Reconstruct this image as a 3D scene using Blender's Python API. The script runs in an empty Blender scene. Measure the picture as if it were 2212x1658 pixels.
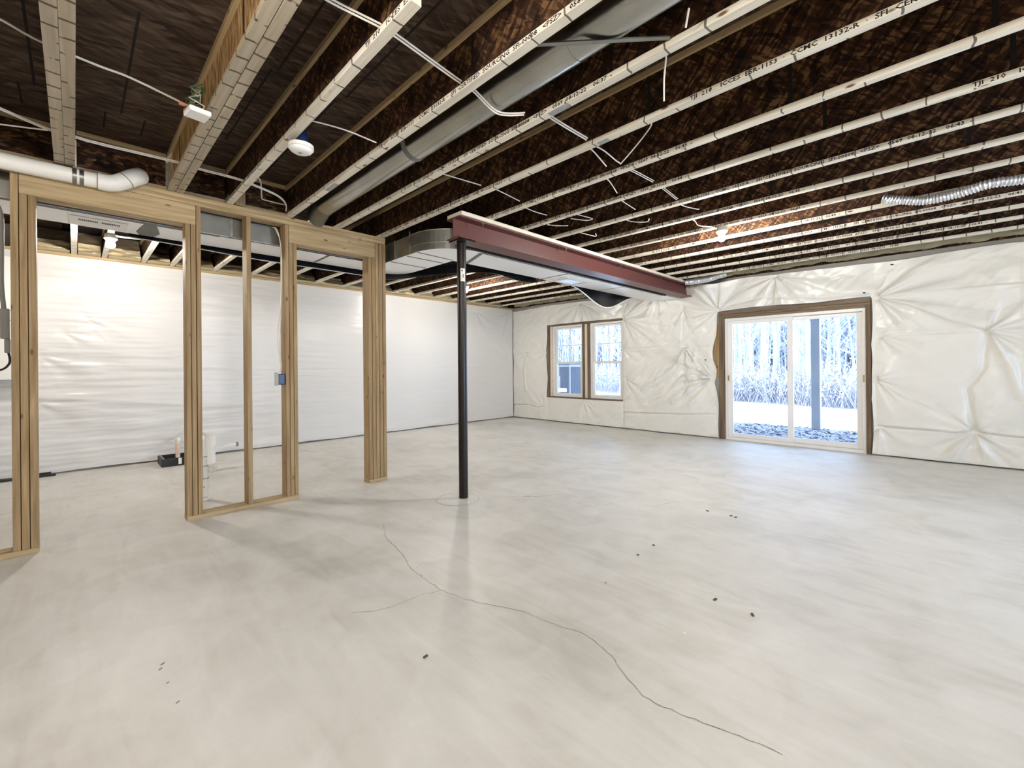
import bpy, bmesh, math, random
import numpy as np
from mathutils import Vector, Matrix
random.seed(7); RNG = np.random.RandomState(11)
PI = math.pi
sc = bpy.context.scene
C = sc.collection

# ---------------------------------------------------------------- camera, world, sun, exposure
F, CX, CY, W_, H_ = 943.8, 1106.0, 791.8, 2212, 1658
cam = bpy.data.cameras.new('camera'); cam_o = bpy.data.objects.new('camera', cam); C.objects.link(cam_o)
cam.sensor_fit = 'HORIZONTAL'; cam.sensor_width = 36.0; cam.lens = F / W_ * 36.0
cam.shift_x = 0.0; cam.shift_y = -(H_ / 2 - CY) / W_
cam.clip_start = 0.05; cam.clip_end = 300
YAW, ROLL = 0.78483, 0.00878
fw = Vector((-math.sin(YAW), math.cos(YAW), 0.0)); rt = Vector((math.cos(YAW), math.sin(YAW), 0.0)); dn = fw.cross(rt)
c_, s_ = math.cos(ROLL), math.sin(ROLL)
r2 = c_ * rt + s_ * dn; d2 = -s_ * rt + c_ * dn
cam_o.matrix_world = Matrix(((r2.x, -d2.x, -fw.x, 0), (r2.y, -d2.y, -fw.y, 0), (r2.z, -d2.z, -fw.z, 1.27), (0, 0, 0, 1)))
sc.camera = cam_o
sc.view_settings.view_transform = 'Standard'; sc.view_settings.look = 'None'
sc.view_settings.gamma = 1.0; sc.view_settings.use_curve_mapping = False
sc.view_settings.exposure = 1.62
sc.cycles.max_bounces = 9; sc.cycles.diffuse_bounces = 5; sc.cycles.glossy_bounces = 4
sc.cycles.transparent_max_bounces = 12; sc.cycles.caustics_reflective = False; sc.cycles.caustics_refractive = False
sc.cycles.sample_clamp_indirect = 6.0
sc.cycles.use_denoising = True; sc.cycles.use_adaptive_sampling = True; sc.cycles.adaptive_threshold = 0.03; sc.cycles.adaptive_min_samples = 16

world = bpy.data.worlds.new('sky'); sc.world = world; world.use_nodes = True
wn = world.node_tree; wn.nodes.clear()
wo = wn.nodes.new('ShaderNodeOutputWorld'); wb = wn.nodes.new('ShaderNodeBackground')
wt = wn.nodes.new('ShaderNodeTexCoord'); ws = wn.nodes.new('ShaderNodeSeparateXYZ'); wr = wn.nodes.new('ShaderNodeValToRGB')
wn.links.new(wt.outputs['Generated'], ws.inputs[0]); wn.links.new(ws.outputs['Z'], wr.inputs[0])
wr.color_ramp.elements[0].color = (0.60, 0.78, 1.0, 1); wr.color_ramp.elements[0].position = 0.0
wr.color_ramp.elements[1].color = (0.44, 0.65, 1.0, 1); wr.color_ramp.elements[1].position = 0.8
wn.links.new(wr.outputs[0], wb.inputs[0]); wb.inputs[1].default_value = 4.6
wn.links.new(wb.outputs[0], wo.inputs[0])
sun = bpy.data.lights.new('sun', 'SUN'); sun.energy = 4.0; sun.angle = 0.01; sun.color = (1.0, 0.95, 0.88)
sun_o = bpy.data.objects.new('sun', sun); C.objects.link(sun_o)
sun_o.rotation_euler = Vector((0.75, 0.35, -1.0)).to_track_quat('-Z', 'Y').to_euler()
BULB_W = 44.0
BULB_COL = (1.0, 0.935, 0.84)

# ---------------------------------------------------------------- materials
MATS = {}
def nodes_of(name):
    m = bpy.data.materials.new(name); m.use_nodes = True; nt = m.node_tree
    b = nt.nodes['Principled BSDF']; MATS[name] = m
    return m, nt, b
def N(nt, t, **kw):
    n = nt.nodes.new(t)
    for k, v in kw.items(): setattr(n, k, v)
    return n
def plain(name, col, rough=0.6, metal=0.0, spec=0.5, bump=0.0, bscale=60, noise=0.0, nscale=6):
    m, nt, b = nodes_of(name)
    b.inputs['Base Color'].default_value = (*col, 1); b.inputs['Roughness'].default_value = rough
    b.inputs['Metallic'].default_value = metal; b.inputs['Specular IOR Level'].default_value = spec
    if noise or bump:
        g = N(nt, 'ShaderNodeNewGeometry')
    if noise:
        n = N(nt, 'ShaderNodeTexNoise'); n.inputs['Scale'].default_value = nscale; n.inputs['Detail'].default_value = 5
        nt.links.new(g.outputs['Position'], n.inputs['Vector'])
        mx = N(nt, 'ShaderNodeMix', data_type='RGBA'); mx.inputs[6].default_value = (*[c * (1 - noise) for c in col], 1)
        mx.inputs[7].default_value = (*[min(1, c * (1 + noise)) for c in col], 1)
        nt.links.new(n.outputs['Fac'], mx.inputs[0]); nt.links.new(mx.outputs[2], b.inputs['Base Color'])
    if bump:
        n2 = N(nt, 'ShaderNodeTexNoise'); n2.inputs['Scale'].default_value = bscale; n2.inputs['Detail'].default_value = 4
        nt.links.new(g.outputs['Position'], n2.inputs['Vector'])
        bp = N(nt, 'ShaderNodeBump'); bp.inputs['Strength'].default_value = bump; bp.inputs['Distance'].default_value = 0.01
        nt.links.new(n2.outputs['Fac'], bp.inputs['Height']); nt.links.new(bp.outputs[0], b.inputs['Normal'])
    return m
def ramp(nt, src, stops):
    r = N(nt, 'ShaderNodeValToRGB'); e = r.color_ramp.elements
    while len(e) > 2: e.remove(e[-1])
    for i, (p, c) in enumerate(stops):
        if i < 2: e[i].position = p; e[i].color = (*c, 1)
        else:
            q = e.new(p); q.color = (*c, 1)
    nt.links.new(src, r.inputs[0]); return r
def mathn(nt, op, a, b=None):
    n = N(nt, 'ShaderNodeMath', operation=op)
    for i, v in enumerate((a, b)):
        if v is None: continue
        if isinstance(v, (int, float)): n.inputs[i].default_value = v
        else: nt.links.new(v, n.inputs[i])
    return n.outputs[0]
def wood(name, axis, light, dark, knot=(0.16, 0.08, 0.03), ticks=0.0, grain=1.0, knots=True, rough=0.65):
    m, nt, b = nodes_of(name)
    b.inputs['Roughness'].default_value = rough; b.inputs['Specular IOR Level'].default_value = 0.3
    g = N(nt, 'ShaderNodeNewGeometry'); inf = N(nt, 'ShaderNodeObjectInfo')
    off = N(nt, 'ShaderNodeVectorMath', operation='ADD'); sv = N(nt, 'ShaderNodeVectorMath', operation='SCALE')
    cx = N(nt, 'ShaderNodeCombineXYZ')
    for i in range(3): nt.links.new(inf.outputs['Random'], cx.inputs[i])
    nt.links.new(cx.outputs[0], sv.inputs[0]); sv.inputs['Scale'].default_value = 9.0
    nt.links.new(g.outputs['Position'], off.inputs[0]); nt.links.new(sv.outputs[0], off.inputs[1])
    mp = N(nt, 'ShaderNodeMapping'); s = [38.0, 38.0, 38.0]; s[axis] = 1.6
    mp.inputs['Scale'].default_value = s; nt.links.new(off.outputs[0], mp.inputs['Vector'])
    n = N(nt, 'ShaderNodeTexNoise'); n.inputs['Scale'].default_value = 1.0; n.inputs['Detail'].default_value = 6; n.inputs['Distortion'].default_value = 0.6 * grain
    nt.links.new(mp.outputs[0], n.inputs['Vector'])
    mid = tuple((a + c) / 2 for a, c in zip(light, dark))
    r = ramp(nt, n.outputs['Fac'], [(0.3, dark), (0.7, light), (0.5, mid)])
    col = r.outputs[0]
    # board-to-board tone
    n3 = N(nt, 'ShaderNodeTexNoise'); n3.inputs['Scale'].default_value = 1.1; nt.links.new(off.outputs[0], n3.inputs['Vector'])
    hs = N(nt, 'ShaderNodeHueSaturation'); v = mathn(nt, 'MULTIPLY_ADD', n3.outputs['Fac'], 0.5)
    v.node.inputs[2].default_value = 0.72
    nt.links.new(v, hs.inputs['Value']); nt.links.new(col, hs.inputs['Color']); col = hs.outputs[0]
    if knots:
        mp2 = N(nt, 'ShaderNodeMapping'); s2 = [13.0, 13.0, 13.0]; s2[axis] = 5.0
        mp2.inputs['Scale'].default_value = s2; nt.links.new(off.outputs[0], mp2.inputs['Vector'])
        vo = N(nt, 'ShaderNodeTexVoronoi'); vo.inputs['Scale'].default_value = 1.0; nt.links.new(mp2.outputs[0], vo.inputs['Vector'])
        kr = ramp(nt, vo.outputs['Distance'], [(0.07, (1, 1, 1)), (0.15, (0, 0, 0))])
        mk = N(nt, 'ShaderNodeMix', data_type='RGBA'); nt.links.new(kr.outputs[0], mk.inputs[0])
        nt.links.new(col, mk.inputs[6]); mk.inputs[7].default_value = (*knot, 1); col = mk.outputs[2]
    if ticks:
        # short dark saw-kerf like marks printed across the flange
        sp = N(nt, 'ShaderNodeSeparateXYZ'); nt.links.new(off.outputs[0], sp.inputs[0])
        nw = N(nt, 'ShaderNodeTexNoise'); nw.inputs['Scale'].default_value = 6.0; nt.links.new(off.outputs[0], nw.inputs['Vector'])
        xx = mathn(nt, 'MULTIPLY_ADD', nw.outputs['Fac'], 0.05); nt.links.new(sp.outputs[axis], xx.node.inputs[2])
        fr = mathn(nt, 'FRACT', mathn(nt, 'MULTIPLY', xx, ticks))
        ln = mathn(nt, 'LESS_THAN', fr, 0.05 if ticks < 6 else 0.10)
        n5 = N(nt, 'ShaderNodeTexNoise'); n5.inputs['Scale'].default_value = 9.0; nt.links.new(off.outputs[0], n5.inputs['Vector'])
        ln = mathn(nt, 'MULTIPLY', ln, mathn(nt, 'GREATER_THAN', n5.outputs['Fac'], 0.45))
        mt = N(nt, 'ShaderNodeMix', data_type='RGBA'); nt.links.new(mathn(nt, 'MULTIPLY', ln, 0.85), mt.inputs[0])
        nt.links.new(col, mt.inputs[6]); mt.inputs[7].default_value = (0.05, 0.035, 0.02, 1); col = mt.outputs[2]
    nt.links.new(col, b.inputs['Base Color'])
    bp = N(nt, 'ShaderNodeBump'); bp.inputs['Strength'].default_value = 0.25; bp.inputs['Distance'].default_value = 0.004
    nt.links.new(n.outputs['Fac'], bp.inputs['Height']); nt.links.new(bp.outputs[0], b.inputs['Normal'])
    return m
def osb(name, cols, scale=(14, 14, 40), rots=((0, .9, 0), (0, -.7, 0)), rough=0.75):
    m, nt, b = nodes_of(name); b.inputs['Roughness'].default_value = rough; b.inputs['Specular IOR Level'].default_value = 0.25
    g = N(nt, 'ShaderNodeNewGeometry')
    nz = N(nt, 'ShaderNodeTexNoise'); nz.inputs['Scale'].default_value = 5; nz.inputs['Detail'].default_value = 3
    nt.links.new(g.outputs['Position'], nz.inputs['Vector'])
    mx = N(nt, 'ShaderNodeMix', data_type='VECTOR'); mx.inputs[0].default_value = 0.06
    nt.links.new(g.outputs['Position'], mx.inputs[4]); nt.links.new(nz.outputs['Color'], mx.inputs[5])
    outs = []
    for k, (rot, ml) in enumerate(((rots[0], 1.0), (rots[1], 1.25))):
        m0 = N(nt, 'ShaderNodeMapping'); m0.inputs['Rotation'].default_value = rot; nt.links.new(mx.outputs[1], m0.inputs['Vector'])
        mp = N(nt, 'ShaderNodeMapping'); mp.inputs['Scale'].default_value = tuple(q * ml for q in scale)
        nt.links.new(m0.outputs[0], mp.inputs['Vector'])
        v = N(nt, 'ShaderNodeTexVoronoi'); v.inputs['Scale'].default_value = 1.0; nt.links.new(mp.outputs[0], v.inputs['Vector'])
        sp = N(nt, 'ShaderNodeSeparateColor'); nt.links.new(v.outputs['Color'], sp.inputs[0]); outs.append(sp.outputs[0])
    f = mathn(nt, 'ADD', mathn(nt, 'MULTIPLY', outs[0], 0.55), mathn(nt, 'MULTIPLY', outs[1], 0.45))
    r = ramp(nt, f, [(0.12, cols[0]), (0.9, cols[-1])] + [(0.12 + 0.78 * (i + 1) / (len(cols) - 1), c) for i, c in enumerate(cols[1:-1])])
    nt.links.new(r.outputs[0], b.inputs['Base Color'])
    bp = N(nt, 'ShaderNodeBump'); bp.inputs['Strength'].default_value = 0.35; bp.inputs['Distance'].default_value = 0.004
    nt.links.new(f, bp.inputs['Height']); nt.links.new(bp.outputs[0], b.inputs['Normal'])
    return m
def sheet_mat(name, col, aniso, bstr, warm=0.0):
    m, nt, b = nodes_of(name)
    b.inputs['Base Color'].default_value = (*col, 1); b.inputs['Roughness'].default_value = 0.27
    b.inputs['Specular IOR Level'].default_value = 0.5
    g = N(nt, 'ShaderNodeNewGeometry')
    mp = N(nt, 'ShaderNodeMapping'); mp.inputs['Scale'].default_value = aniso; nt.links.new(g.outputs['Position'], mp.inputs['Vector'])
    n = N(nt, 'ShaderNodeTexNoise'); n.inputs['Scale'].default_value = 1.0; n.inputs['Detail'].default_value = 5; n.inputs['Distortion'].default_value = 0.8
    nt.links.new(mp.outputs[0], n.inputs['Vector'])
    n2 = N(nt, 'ShaderNodeTexNoise'); n2.inputs['Scale'].default_value = 1.3; nt.links.new(g.outputs['Position'], n2.inputs['Vector'])
    hgt = mathn(nt, 'MULTIPLY', n.outputs['Fac'], mathn(nt, 'POWER', n2.outputs['Fac'], 2.0))
    bp = N(nt, 'ShaderNodeBump'); bp.inputs['Strength'].default_value = bstr; bp.inputs['Distance'].default_value = 0.02
    nt.links.new(hgt, bp.inputs['Height']); nt.links.new(bp.outputs[0], b.inputs['Normal'])
    return m

FL = (0.66, 0.53, 0.34)
wood('lumber_upright', 2, (0.45, 0.325, 0.18), (0.25, 0.16, 0.075))
wood('lumber_along', 1, (0.56, 0.435, 0.26), (0.35, 0.245, 0.125))
wood('lumber_across', 0, (0.60, 0.46, 0.27), (0.42, 0.30, 0.16))
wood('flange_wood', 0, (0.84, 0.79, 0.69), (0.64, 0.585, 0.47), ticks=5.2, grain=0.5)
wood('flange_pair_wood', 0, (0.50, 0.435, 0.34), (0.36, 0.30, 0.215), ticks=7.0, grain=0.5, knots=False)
wood('old_timber', 2, (0.23, 0.165, 0.11), (0.10, 0.066, 0.042))
wood('old_timber_across', 0, (0.25, 0.18, 0.12), (0.12, 0.08, 0.05))
wood('pale_board', 1, (0.78, 0.72, 0.60), (0.62, 0.55, 0.43), knots=False)
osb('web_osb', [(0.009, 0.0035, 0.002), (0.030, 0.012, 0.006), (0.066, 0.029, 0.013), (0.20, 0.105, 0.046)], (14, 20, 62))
osb('web_osb_lamplit', [(0.20, 0.10, 0.04), (0.38, 0.22, 0.09), (0.55, 0.36, 0.16), (0.75, 0.54, 0.28)], (70, 20, 9), ((0, .12, 0), (0, -.2, 0)))  # same board as the other webs, with golden lamplight put into its colour
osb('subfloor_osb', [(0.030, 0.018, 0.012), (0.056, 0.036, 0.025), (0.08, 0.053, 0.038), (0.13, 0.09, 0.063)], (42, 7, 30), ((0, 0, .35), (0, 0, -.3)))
plain('dark_joint', (0.012, 0.007, 0.004), 0.9)
plain('ink', (0.015, 0.012, 0.010), 0.8)
sheet_mat('poly_side', (0.72, 0.71, 0.70), (3, 2.2, 26), 0.35)
sheet_mat('poly_back', (0.76, 0.75, 0.71), (9, 9, 9), 0.45)
plain('poly_plain', (0.84, 0.83, 0.80), 0.4)
plain('wall_core', (0.35, 0.33, 0.30), 0.9)
plain('white_vinyl', (0.80, 0.79, 0.78), 0.35)
plain('white_plastic', (0.86, 0.85, 0.82), 0.4)
plain('white_paint', (0.84, 0.83, 0.79), 0.5)
plain('pvc', (0.84, 0.82, 0.77), 0.3)
plain('dirty_pvc', (0.55, 0.52, 0.46), 0.6, noise=0.5, nscale=30)
plain('pvc_print', (0.30, 0.29, 0.27), 0.5)
plain('cable_white', (0.78, 0.74, 0.68), 0.45)
plain('rubber_black', (0.012, 0.012, 0.014), 0.5)
plain('black_foil', (0.014, 0.015, 0.018), 0.32, bump=1.0, bscale=14)
plain('red_primer', (0.125, 0.040, 0.036), 0.42, spec=0.45, noise=0.12, nscale=9)
plain('post_black', (0.012, 0.008, 0.007), 0.30, spec=0.35, noise=0.25, nscale=5)
plain('galvanised', (0.46, 0.46, 0.43), 0.27, metal=1.0, noise=0.30, nscale=5, bump=0.15, bscale=12)
plain('galvanised_dull', (0.27, 0.27, 0.25), 0.34, metal=0.9, noise=0.35, nscale=6)
plain('duct_reflect_white', (0.92, 0.92, 0.92), 0.40)  # bare metal whitened: the floor's reflection is put into the colour
plain('mastic', (0.19, 0.19, 0.18), 0.8, noise=0.2, nscale=20)
plain('foil_silver', (0.72, 0.73, 0.76), 0.3, metal=0.7)
plain('blue_plastic', (0.006, 0.020, 0.085), 0.3)
plain('grey_plate', (0.36, 0.37, 0.33), 0.5)
plain('conduit_grey', (0.20, 0.20, 0.19), 0.5)
plain('copper', (0.75, 0.30, 0.15), 0.35, metal=0.6)
plain('green_wire', (0.04, 0.13, 0.06), 0.4)
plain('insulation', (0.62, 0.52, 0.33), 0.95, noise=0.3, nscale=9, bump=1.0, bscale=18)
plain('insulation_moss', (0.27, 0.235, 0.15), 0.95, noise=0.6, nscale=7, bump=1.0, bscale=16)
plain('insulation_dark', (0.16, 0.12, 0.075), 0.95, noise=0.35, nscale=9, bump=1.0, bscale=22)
plain('ground_lawn', (0.80, 0.80, 0.78), 0.9, noise=0.05)
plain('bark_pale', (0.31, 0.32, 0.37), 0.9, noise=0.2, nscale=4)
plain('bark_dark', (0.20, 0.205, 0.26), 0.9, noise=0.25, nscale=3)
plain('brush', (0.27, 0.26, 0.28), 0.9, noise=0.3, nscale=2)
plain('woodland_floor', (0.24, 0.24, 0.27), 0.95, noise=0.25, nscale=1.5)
plain('deck_post', (0.30, 0.33, 0.37), 0.8, noise=0.15, nscale=4)
plain('deck_wood', (0.55, 0.52, 0.48), 0.85)
plain('condenser_paint', (0.42, 0.46, 0.52), 0.5)
plain('condenser_dark', (0.16, 0.20, 0.27), 0.6)
plain('stain', (0.30, 0.27, 0.23), 0.95)
plain('grey_stain', (0.33, 0.33, 0.36), 0.8, noise=0.3, nscale=60)
plain('crack_dark', (0.25, 0.21, 0.17), 0.95)
plain('leaf_bit', (0.10, 0.07, 0.04), 0.8)
plain('leaf_litter', (0.30, 0.30, 0.34), 0.95, noise=0.5, nscale=14)
plain('orange_label', (0.84, 0.62, 0.50), 0.6)
plain('brass', (0.40, 0.33, 0.16), 0.4, metal=0.8)
plain('sticker', (0.85, 0.84, 0.80), 0.5)

def glass(name):
    m, nt, b = nodes_of(name); out = nt.nodes['Material Output']
    tr = N(nt, 'ShaderNodeBsdfTransparent'); tr.inputs[0].default_value = (0.95, 0.975, 1.0, 1)
    gl = N(nt, 'ShaderNodeBsdfGlossy'); gl.inputs['Roughness'].default_value = 0.02
    mx = N(nt, 'ShaderNodeMixShader'); fr = N(nt, 'ShaderNodeFresnel'); fr.inputs[0].default_value = 1.45
    nt.links.new(fr.outputs[0], mx.inputs[0]); nt.links.new(tr.outputs[0], mx.inputs[1]); nt.links.new(gl.outputs[0], mx.inputs[2])
    nt.links.new(mx.outputs[0], out.inputs[0]); nt.nodes.remove(b)
glass('window_glass')
def emit(name, col, s):
    m, nt, b = nodes_of(name)
    b.inputs['Base Color'].default_value = (1, 1, 1, 1); b.inputs['Emission Color'].default_value = (*col, 1); b.inputs['Emission Strength'].default_value = s
BR = 0.040
emit('bulb_glow', BULB_COL, BULB_W / (PI * 4 * PI * BR * BR)); emit('bulb_glow_soft', BULB_COL, 0.70 * BULB_W / (PI * 4 * PI * BR * BR)); emit('bulb_glow_dim', BULB_COL, 0.40 * BULB_W / (PI * 4 * PI * BR * BR))

def floor_mat():
    m, nt, b = nodes_of('concrete'); b.inputs['Roughness'].default_value = 0.5; b.inputs['Specular IOR Level'].default_value = 0.35
    g = N(nt, 'ShaderNodeNewGeometry')
    def nz(s, d, dist=0.0, vec=None):
        n = N(nt, 'ShaderNodeTexNoise'); n.inputs['Scale'].default_value = s; n.inputs['Detail'].default_value = d; n.inputs['Distortion'].default_value = dist
        nt.links.new(vec or g.outputs['Position'], n.inputs['Vector']); return n.outputs['Fac']
    a = nz(0.9, 6, 0.4); c = nz(3.5, 8, 1.0); d = nz(60, 3)
    mp = N(nt, 'ShaderNodeMapping'); mp.inputs['Rotation'].default_value = (0, 0, 0.9); mp.inputs['Scale'].default_value = (1.0, 6.0, 1.0)
    nt.links.new(g.outputs['Position'], mp.inputs['Vector']); e = nz(1.4, 8, 1.5, mp.outputs[0])
    f = mathn(nt, 'ADD', mathn(nt, 'MULTIPLY', a, 0.45), mathn(nt, 'MULTIPLY', c, 0.3))
    f = mathn(nt, 'ADD', f, mathn(nt, 'MULTIPLY', e, 0.25))
    r = ramp(nt, f, [(0.36, (0.58, 0.56, 0.51)), (0.64, (0.80, 0.79, 0.76)), (0.5, (0.715, 0.70, 0.66))])
    mx = N(nt, 'ShaderNodeMix', data_type='RGBA', blend_type='MULTIPLY'); mx.inputs[0].default_value = 0.06
    nt.links.new(r.outputs[0], mx.inputs[6]); rr = ramp(nt, d, [(0.3, (0.6, 0.6, 0.6)), (0.7, (1, 1, 1))]); nt.links.new(rr.outputs[0], mx.inputs[7])
    nt.links.new(mx.outputs[2], b.inputs['Base Color'])
    ro = mathn(nt, 'MULTIPLY_ADD', e, 0.35); ro.node.inputs[2].default_value = 0.29; nt.links.new(ro, b.inputs['Roughness'])
    bp = N(nt, 'ShaderNodeBump'); bp.inputs['Strength'].default_value = 0.12; bp.inputs['Distance'].default_value = 0.01
    nt.links.new(f, bp.inputs['Height']); nt.links.new(bp.outputs[0], b.inputs['Normal'])
floor_mat()

# ---------------------------------------------------------------- helpers
OFF = {}
class MB:
    def __init__(s): s.v = []; s.f = []
    def quad_box(s, p, flip=False):
        n = len(s.v); s.v += [tuple(q) for q in p]
        s.f += [tuple(n + i for i in q) for q in ((0, 3, 2, 1), (4, 5, 6, 7), (0, 1, 5, 4), (1, 2, 6, 5), (2, 3, 7, 6), (3, 0, 4, 7))]
        return s
    def box(s, x0, x1, y0, y1, z0, z1):
        return s.quad_box([(x0, y0, z0), (x1, y0, z0), (x1, y1, z0), (x0, y1, z0), (x0, y0, z1), (x1, y0, z1), (x1, y1, z1), (x0, y1, z1)])
    def obox(s, c, half, rz=0.0, rx=0.0, ry=0.0):
        R = Matrix.Rotation(rz, 3, 'Z') @ Matrix.Rotation(ry, 3, 'Y') @ Matrix.Rotation(rx, 3, 'X'); c = Vector(c); h = half
        return s.quad_box([c + R @ Vector((a * h[0], b * h[1], d * h[2])) for d in (-1, 1) for a, b in ((-1, -1), (1, -1), (1, 1), (-1, 1))])
    def tube(s, pts, r, n=8, caps=True):
        pts = [Vector(p) for p in pts]; rs = r if isinstance(r, (list, tuple)) else [r] * len(pts)
        t0 = (pts[1] - pts[0]).normalized(); u = t0.orthogonal().normalized(); base = len(s.v)
        for i, p in enumerate(pts):
            t = (pts[min(i + 1, len(pts) - 1)] - pts[max(i - 1, 0)]).normalized()
            u = (u - t * u.dot(t)).normalized(); w = t.cross(u)
            for k in range(n):
                a = 2 * PI * k / n; s.v.append(tuple(p + rs[i] * (math.cos(a) * u + math.sin(a) * w)))
        for i in range(len(pts) - 1):
            for k in range(n):
                a = base + i * n + k; b = base + i * n + (k + 1) % n; s.f.append((a, b, b + n, a + n))
        if caps:
            s.f.append(tuple(base + k for k in reversed(range(n)))); e = base + (len(pts) - 1) * n; s.f.append(tuple(e + k for k in range(n)))
        return s
    def lathe(s, prof, c=(0, 0, 0), n=24, axis=2):
        base = len(s.v)
        for (r, h) in prof:
            for k in range(n):
                a = 2 * PI * k / n; q = [r * math.cos(a), r * math.sin(a), h]
                if axis == 0: q = [h, q[0], q[1]]
                if axis == 1: q = [q[1], h, q[0]]
                s.v.append((q[0] + c[0], q[1] + c[1], q[2] + c[2]))
        for i in range(len(prof) - 1):
            for k in range(n):
                a = base + i * n + k; b = base + i * n + (k + 1) % n; s.f.append((a, b, b + n, a + n))
        s.f.append(tuple(base + k for k in reversed(range(n)))); e = base + (len(prof) - 1) * n; s.f.append(tuple(e + k for k in range(n)))
        return s
    def prism(s, poly, z0, z1):
        n = len(poly); b = len(s.v); s.v += [(x, y, z0) for x, y in poly] + [(x, y, z1) for x, y in poly]
        s.f.append(tuple(b + i for i in reversed(range(n)))); s.f.append(tuple(b + n + i for i in range(n)))
        for i in range(n): j = (i + 1) % n; s.f.append((b + i, b + j, b + n + j, b + n + i))
        return s
def link_mesh(name, v, f, mat, parent=None, smooth=False, bevel=0.0):
    off = Vector(OFF.get(parent.name, (0, 0, 0))) if parent else Vector((0, 0, 0))
    me = bpy.data.meshes.new(name)
    me.from_pydata([(p[0] - off.x, p[1] - off.y, p[2] - off.z) for p in v], [], f); me.update()
    me.materials.append(MATS[mat] if isinstance(mat, str) else mat)
    if smooth:
        me.polygons.foreach_set('use_smooth', [True] * len(me.polygons))
    o = bpy.data.objects.new(name, me); C.objects.link(o)
    if parent: o.parent = parent; OFF[o.name] = tuple(off)
    if bevel:
        b = o.modifiers.new('bevel', 'BEVEL'); b.width = bevel; b.segments = 1; b.limit_method = 'ANGLE'
    if smooth:
        try: me.set_sharp_from_angle(angle=math.radians(40))
        except Exception: pass
    return o
def part(name, mb, mat, parent=None, smooth=False, bevel=0.0, label=None):
    o = link_mesh(name, mb.v, mb.f, mat, parent, smooth, bevel)
    if label: o['label'] = label
    return o
def thing(name, label, cat, loc, group=None, kind=None):
    o = bpy.data.objects.new(name, None); C.objects.link(o); o.location = loc; o.empty_display_size = 0.05
    OFF[o.name] = tuple(loc)
    if label: o['label'] = label
    if cat: o['category'] = cat
    if group: o['group'] = group
    if kind: o['kind'] = kind
    return o
def tag(o, label, cat, group=None, kind=None):
    o['label'] = label; o['category'] = cat
    if group: o['group'] = group
    if kind: o['kind'] = kind
    return o
def struct(o, label=None): 
    o['kind'] = 'structure'
    if label: o['label'] = label
    return o
def box(x0, x1, y0, y1, z0, z1): return MB().box(x0, x1, y0, y1, z0, z1)

# value noise on arrays
PERM = RNG.rand(512, 512)
def vnoise(x, y):
    xi = np.floor(x).astype(int); yi = np.floor(y).astype(int); fx = x - xi; fy = y - yi
    fx = fx * fx * (3 - 2 * fx); fy = fy * fy * (3 - 2 * fy)
    g = lambda a, b: PERM[a % 512, b % 512]
    return (g(xi, yi) * (1 - fx) + g(xi + 1, yi) * fx) * (1 - fy) + (g(xi, yi + 1) * (1 - fx) + g(xi + 1, yi + 1) * fx) * fy
def fbm(x, y, o=4):
    r = 0; a = 0.5
    for i in range(o): r = r + a * (vnoise(x + 17 * i, y + 31 * i) - 0.5); x = x * 2.03; y = y * 2.03; a *= 0.5
    return r

# ================================================================ SETTING
XR, YN = 4.2, -4.6          # right wall, near wall (behind the camera)
LW, BW = -7.79, 7.87        # faces of the long side wall and the door wall
ZJ, ZT = 2.74, 3.042        # joist underside, subfloor underside

fl = part('floor', box(-8.1, XR + .1, YN - .1, 8.06, -0.12, 0.0), 'concrete'); struct(fl, 'pale troweled concrete floor slab')
def ribbon(name, pts, w, mat, parent, jit=0.006, seed=1, z=0.0012):
    rr = random.Random(seed); P = []
    for (a, b) in zip(pts[:-1], pts[1:]):
        a = Vector((*a, 0)); b = Vector((*b, 0)); n = max(2, int((b - a).length / 0.025))
        for k in range(n):
            t = k / n; q = a.lerp(b, t) + Vector((rr.uniform(-jit, jit), rr.uniform(-jit, jit), 0)); P.append(q)
    P.append(Vector((*pts[-1], 0))); v = []; f = []
    for i, q in enumerate(P):
        t = (P[min(i + 1, len(P) - 1)] - P[max(i - 1, 0)]); t = t.normalized() if t.length > 1e-6 else Vector((1, 0, 0))
        nrm = Vector((-t.y, t.x, 0)); ww = w * rr.uniform(0.35, 1.0)
        v += [(q + nrm * ww / 2 + Vector((0, 0, z)))[:], (q - nrm * ww / 2 + Vector((0, 0, z)))[:]]
    for i in range(len(P) - 1): f.append((2 * i, 2 * i + 1, 2 * i + 3, 2 * i + 2))
    return link_mesh(name, v, f, mat, parent)
cr1 = [(-3.27, 1.77), (-2.99, 1.64), (-2.65, 1.57), (-2.39, 1.49), (-2.23, 1.48), (-2.05, 1.47), (-1.92, 1.49), (-1.74, 1.56), (-1.57, 1.64), (-1.4, 1.66), (-1.22, 1.7), (-1.05, 1.66), (-.92, 1.57), (-.84, 1.54), (-.76, 1.54), (-.62, 1.57), (-.51, 1.6), (-.39, 1.62)]
ribbon('crack', cr1, 0.0035, 'crack_dark', fl, seed=2)
ribbon('crack', [(-2.05, 1.47), (-2.1, 1.33), (-2.1, 1.19), (-2.14, 1.08), (-2.2, 1.01)], 0.003, 'crack_dark', fl, seed=3)
ribbon('crack', [(-2.39, 1.49), (-2.42, 1.58), (-2.36, 1.66)], 0.002, 'crack_dark', fl, seed=5)
circ = [(-3.355 + .205 * math.cos(a) * (1 + .04 * math.sin(3 * a)), 2.60 + .205 * math.sin(a)) for a in np.linspace(0, 2 * PI, 26)]
ribbon('patch_outline', circ, 0.006, 'crack_dark', fl, jit=0.004, seed=4)
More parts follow.
